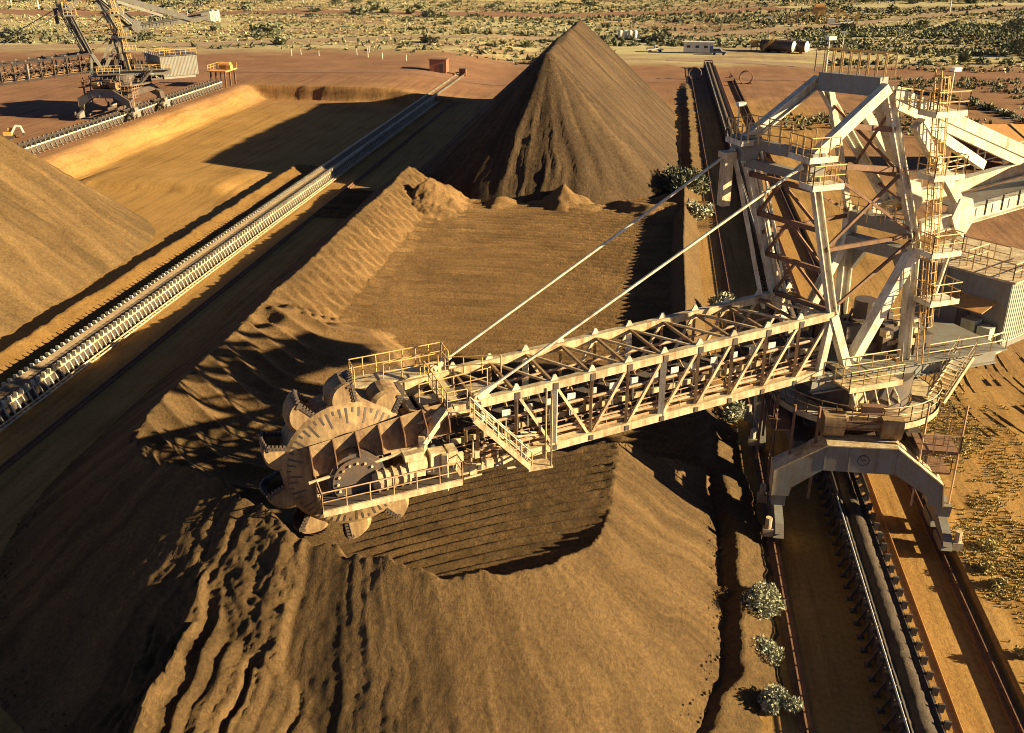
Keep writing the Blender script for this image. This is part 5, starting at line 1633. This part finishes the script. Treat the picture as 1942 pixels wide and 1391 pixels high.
# white site office
t = thing("site_office", "long white site office cabin with windows beyond the conveyor's far end", "cabin", (12.0, 324.0, gz(12, 324)), None, R(-3))
MB().box((0, 0, 1.75), 9.0, 3.2, 2.9).build("wall", M['white'], t)
MB().box((0, 0, 3.27), 9.4, 3.6, 0.14).build("roof", M['cream'], t)
for k in range(3):
    w1 = MB().box((-3.0 + 2.6 * k, -1.63, 2.0), 1.3, 0.08, 0.9).build("window", M['white'], t)
    MB().box((-3.0 + 2.6 * k, -1.69, 2.0), 1.1, 0.04, 0.7).build("pane", M['glass'], w1)
MB().box((3.9, -1.63, 1.35), 0.9, 0.08, 2.0).build("door", M['blueish'], t)
m = MB()
for k in range(4):
    m.box((-4 + 2.66 * k, 0, 0.15), 0.35, 2.6, 0.32)
m.build("footing", M['dark'], t)

def vehicle(name, label, cat, loc, rz, mat, L_=5.0, W_=1.85, pickup=True):
    t = thing(name, label, cat, loc, None, rz)
    h0, h1 = 0.55, 1.05
    m = MB()
    prof = [(-L_ / 2, h0), (L_ / 2, h0), (L_ / 2, h1 - 0.1), (L_ / 2 - 1.3, h1), (-L_ / 2, h1)]
    m.prism([(x, -W_ / 2, z) for x, z in prof], (0, W_, 0))
    m.build("body", M[mat], t)
    x0 = -0.2 if pickup else -L_ / 2 + 0.2
    cabp = [(x0, h1), (L_ / 2 - 1.25, h1), (L_ / 2 - 1.9, 1.80), (x0 + 0.15, 1.80)]
    m = MB(); m.prism([(x, -W_ / 2 + 0.12, z) for x, z in cabp], (0, W_ - 0.24, 0)); m.build("cab", M[mat], t)
    m = MB(); m.prism([(x0 + 0.2, -W_ / 2 + 0.10, 1.2), (L_ / 2 - 1.5, -W_ / 2 + 0.10, 1.2), (L_ / 2 - 1.95, -W_ / 2 + 0.10, 1.7), (x0 + 0.3, -W_ / 2 + 0.10, 1.7)], (0, W_ - 0.20, 0)); m.build("side_window", M['glass'], t)
    if pickup:
        m = MB(); m.box((-L_ / 4 - 0.1, 0, 1.12), L_ / 2 - 0.4, W_ - 0.1, 0.2); m.build("tray", M['dark'], t)
    for sx in (-L_ * 0.31, L_ * 0.31):
        for sy in (-1, 1):
            MB().tube((sx, sy * (W_ / 2 - 0.12), 0.38), (sx, sy * (W_ / 2 + 0.06), 0.38), 0.38, 14).build("wheel", M['rubber'], t)
    return t
vehicle("pickup_truck", "white pickup truck parked alone left of the white site office", "pickup", (-1.2, 325.5, gz(-1.2, 325.5)), R(12), 'white')
vehicle("car", "small dark blue car parked in front of the white site office's end", "car", (18.0, 319.5, gz(18, 319.5)), R(-8), 'blueish', 4.4, 1.75, False)
# two storage tanks
for dx, dy, lab in ((0, 0, "dark horizontal tank with a white round end, the one carrying the yellow handrail"), (3.9, 0.6, "dark horizontal tank with a white round end, farther from the yellow handrail")):
    t = thing("storage_tank", lab, "tank", (40.6 + dx, 327.0 + dy, gz(40, 327)), None, 0)
    d = Vector((-0.86, 0.50, 0)); c = Vector((0, 0, 1.95))
    MB().tube(c, c + d * 10.5, 1.65, 28).build("tank_shell", M['dark'], t, smooth=False)
    m = MB(); m.tube(c - d * 0.35, c - d * 0.02, 1.25, 28, 1.66); m.tube(c - d * 0.45, c - d * 0.35, 0.6, 28, 1.25); m.build("tank_end", M['white'], t)
    m = MB()
    for q in (1.5, 8.5):
        m.beam(c + d * q + Vector((0, 0, -1.2)) - Vector((0.5, 0.86, 0)) * 1.3, c + d * q + Vector((0, 0, -1.2)) + Vector((0.5, 0.86, 0)) * 1.3, 0.4, 1.5)
    m.build("saddle", M['rustred'], t)
    if dx == 0:
        m = MB(); m.railing([c + d * 1 + Vector((0, 0, 1.7)), c + d * 8 + Vector((0, 0, 1.7))], 1.1, 1.2, 0.06); m.stairs(c + d * 9.8 + Vector((-0.9, -1.9, -1.8)), c + d * 6 + Vector((-0.9, -1.9, 1.7)), 0.8, 8, 0.06); m.build("handrail", M['yellow'], t)
t = thing("pump_box", "yellow pump cabinet on legs at the left end of the dark tanks", "cabinet", (29.4, 333.5, gz(29.4, 333.5)))
MB().box((0, 0, 2.3), 2.2, 1.8, 2.0).build("cabinet", M['yellow'], t)
m = MB()
for sx in (-0.9, 0.9):
    for sy in (-0.7, 0.7):
        m.beam((sx, sy, 0), (sx, sy, 1.3), 0.15, 0.15)
m.build("leg", M['rustred'], t)
def mast(label, loc, h, group, head=True, mat='white', r_=0.13):
    t = thing("floodlight_mast" if head else "power_pole", label, "light mast" if head else "pole", loc, group)
    MB().tube((0, 0, -0.2), (0, 0, h), r_, 8, r_ * 0.6).build("pole", M[mat], t)
    if head:
        MB().box((0, 0, h + 0.2), 1.7, 0.5, 0.5).build("lamp_head", M['white'], t)
    else:
        m = MB(); m.beam((-1.1, 0, h - 0.6), (1.1, 0, h - 0.6), 0.14, 0.14)
        for sx in (-1, 0, 1):
            m.tube((sx, 0, h - .55), (sx, 0, h - .2), 0.07, 6)
        m.build("crossarm", M[mat], t)
    return t
mast("tall light mast standing by the yellow pump cabinet", (33.5, 334.5, gz(33.5, 334)), 9.5, None, True, 'dark')
mast("light mast with a bright white head right of the two dark tanks", (57.8, 344, gz(58, 344)), 5.0, None)
for i, (x, y, h, lab) in enumerate([(-279, 446, 12, "white power pole in the pale grass above the distant reclaimer boom, right of its twin"), (-309, 472, 12, "white power pole at the upper left corner"), (-178, 514, 11, "white power pole in the grass above the red road"),
                               (130, 505, 10, "white power pole far off in the scrub above the tower")]):
    mast(lab, (x, y, gz(x, y)), h, "white power poles in the scrub", False, 'white', 0.30)
# marker posts along the back road
post = None
for i, (x, y, h, lab) in enumerate([(-98.5, 271.8, 2.2, "white marker post, the leftmost by the back road"), (-97.0, 275, 2.0, "white marker post just behind the leftmost"), (-91.2, 272.9, 1.6, "short white marker post between two pairs of posts"),
        (-77.0, 271, 3.4, "tallest white marker post by the back road"), (-80.0, 283, 2.6, "white marker post behind the tallest one"), (-81.5, 276, 2.2, "white marker post left of the tallest one"), (-72.1, 267.6, 2.0, "white marker post nearest the tallest one on its right"), (-65.1, 265.3, 1.8, "white marker post closest to the red hut")]):
    t = thing("marker_post", lab, "post", (x, y, gz(x, y)), "white marker posts by the back road")
    h *= 0.75
    MB().tube((0, 0, -0.1), (0, 0, h), 0.10, 8, 0.09).build("post", M['white'], t)
    MB().tube((0, 0, h), (0, 0, h + 0.14), 0.12, 8).build("cap", M['orange'], t)
# cluster of white drums
for i in range(4):
    x, y = -13.5 + 1.7 * i, 366 + 0.5 * (i % 2)
    t = tag(MB().tube((0, 0, 0), (0, 0, 2.6), 0.72, 14).tube((0, 0, 2.6), (0, 0, 2.75), 0.5, 14).build("drum", M['white']), "white upright drum in the short row beyond the tall peaked pile's flank", "drum", "white drums beyond the peaked pile")
    t.location = (x, y, gz(x, y))
# hoops near the conveyor end
for (x, y, lab) in ((9.3, 262.0, "rusty hoop frame beside the far end of the loaded conveyor, piles side"), (21.0, 252.0, "rusty hoop frame standing alone on the bare ground right of the loaded conveyor")):
    t = thing("hoop_frame", lab, "frame", (x, y, gz(x, y)))
    m = MB()
    for q in (-0.5, 0.5):
        pts = [(1.5 * math.cos(a), q, 1.5 + 1.5 * math.sin(a)) for a in np.linspace(0, 2 * math.pi, 19)]
        m.path(pts, 0.12, 6)
    for a in np.linspace(0, 2 * math.pi, 9)[:-1]:
        m.tube((1.5 * math.cos(a), -0.5, 1.5 + 1.5 * math.sin(a)), (1.5 * math.cos(a), 0.5, 1.5 + 1.5 * math.sin(a)), 0.08, 5)
    m.build("hoop", M['rustred'], t, split=False)
    m = MB(); m.beam((-1.4, 0, 0.1), (1.4, 0, 0.1), 0.5, 0.2); m.build("foot", M['dark'], t)
# drive station at the end of the far-left conveyor
t = thing("drive_station", "rusty orange drive station on legs at the end of the far raised conveyor", "drive station", (-93.9, 214.5, 3.0))
m = MB()
for sx in (-1.6, 1.6):
    for sy in (-2.2, 0.4, 3.0):
        m.beam((sx, sy, -0.3), (sx, sy, 3.2), 0.28, 0.28)
m.build("leg", M['rustred'], t)
m = MB(); m.box((0, 0.4, 3.3), 4.2, 6.4, 0.25); m.build("deck", M['orange'], t)
m = MB(); m.tube((-1.2, 2.2, 4.1), (1.2, 2.2, 4.1), 0.7, 16); m.box((1.6, 0.6, 3.9), 1.0, 1.4, 0.9); m.build("drive_unit", M['orange'], t)
m = MB(); m.railing([(-2.0, -2.6, 3.45), (-2.0, 3.5, 3.45), (2.0, 3.5, 3.45)], 1.1, 1.4, 0.06); m.build("railing", M['yellow'], t)
# a small white machine with a bent arm on the pad
EXC = t = thing("excavator", "small white machine with a bent arm on the pad beside the raised conveyor", "excavator", (-104.0, 151.5, 3.0), None, R(20))
m = MB(); m.box((0, 0, 0.35), 2.6, 0.55, 0.6); m.box((0, 1.5, 0.35), 2.6, 0.55, 0.6); m.build("track", M['dark'], t)
m = MB(); m.box((-0.3, 0.75, 1.2), 2.0, 1.7, 1.0); m.box((0.3, 1.2, 2.1), 1.0, 0.8, 1.0); m.build("body", M['yellow'], t)
m = MB(); m.beam((0.7, 0.5, 1.3), (2.0, 0.5, 3.2), 0.35, 0.5); m.beam((2.0, 0.5, 3.2), (3.2, 0.5, 3.0), 0.35, 0.45); m.beam((3.2, 0.5, 3.0), (3.7, 0.5, 1.3), 0.3, 0.4); m.build("arm", M['white'], t)
m = MB(); m.prism([(3.4, 0.0, 1.4), (4.0, 0.0, 1.3), (3.9, 0.0, 0.6), (3.2, 0.0, 0.8)], (0, 1.0, 0)); m.build("bucket", M['dark'], t)
EXC.scale = (0.62, 0.62, 0.62)
# yellow plant far off by the haul road
t = thing("screening_plant", "long yellow screening plant of frames and conveyors beside the haul road", "plant", (66.0, 450.0, gz(66, 450)))
m = MB()
for k in range(8):
    x = -14 + 4 * k
    m.beam((x, -1.5, 0), (x, -1.5, 3.4 + 1.5 * (k % 2)), 0.35, 0.35); m.beam((x, 1.5, 0), (x, 1.5, 3.4 + 1.5 * (k % 2)), 0.35, 0.35)
m.build("frame_leg", M['yellow'], t)
m = MB(); m.beam((-15, 0, 1.2), (-4, 0, 5.2), 1.4, 0.5); m.build("feed_conveyor", M['yellow'], t)
m = MB(); m.beam((5, 0, 5.0), (15, 0, 1.6), 1.4, 0.5); m.build("discharge_conveyor", M['yellow'], t)
m = MB(); m.box((-1.5, 0, 4.6), 5.0, 3.0, 2.2); m.build("screen_box", M['yellow'], t)
m = MB(); m.prism([(-4.0, -1.6, 5.8), (1.0, -1.6, 5.8), (0.2, -1.2, 7.4), (-3.2, -1.2, 7.4)], (0, 2.8, 0)); m.build("hopper", M['orange'], t)
m = MB(); m.box((3.4, -2.2, 1.1), 3.0, 1.6, 2.0); m.build("generator", M['white'], t)
m = MB(); m.railing([(-4, -1.6, 5.8), (1.2, -1.6, 5.8)], 1.1, 1.2, 0.09); m.railing([(4.0, -1, 5.4), (9, -1, 3.8)], 1.1, 1.4, 0.09); m.build("railing", M['yellow'], t)
vehicle("truck", "small white truck parked in front of the yellow screening plant", "truck", (75.0, 444, gz(75, 444)), R(10), 'white', 6.0, 2.2)
# open shed on the right, beyond the counterweight arm
t = thing("open_shed", "open shed with a rusty orange roof behind the counterweight arm", "shed", (57.0, 164.0, gz(57, 164)), None, R(8))
m = MB(); m.prism([(-10, -4.5, 3.9), (12, -4.5, 3.9), (12, 4.5, 5.6), (-10, 4.5, 5.6)], (0, 0, 0.16)); m.build("roof", M['orange'], t)
m = MB()
for k in range(6):
    m.beam((-10 + 4.4 * k, -4.4, 4.12), (-10 + 4.4 * k, 4.4, 5.82), 0.5, 0.12)
m.build("roof_rib", M['rail_y'], t)
m = MB()
for k in range(6):
    for y, h in ((-4.2, 3.9), (4.2, 5.5)):
        m.beam((-9.6 + 4.2 * k, y, -0.1), (-9.6 + 4.2 * k, y, h), 0.3, 0.3)
m.build("post", M['rustred'], t)
m = MB(); m.box((1, 4.4, 2.3), 21, 0.15, 4.4); m.build("wall", M['rustred'], t)
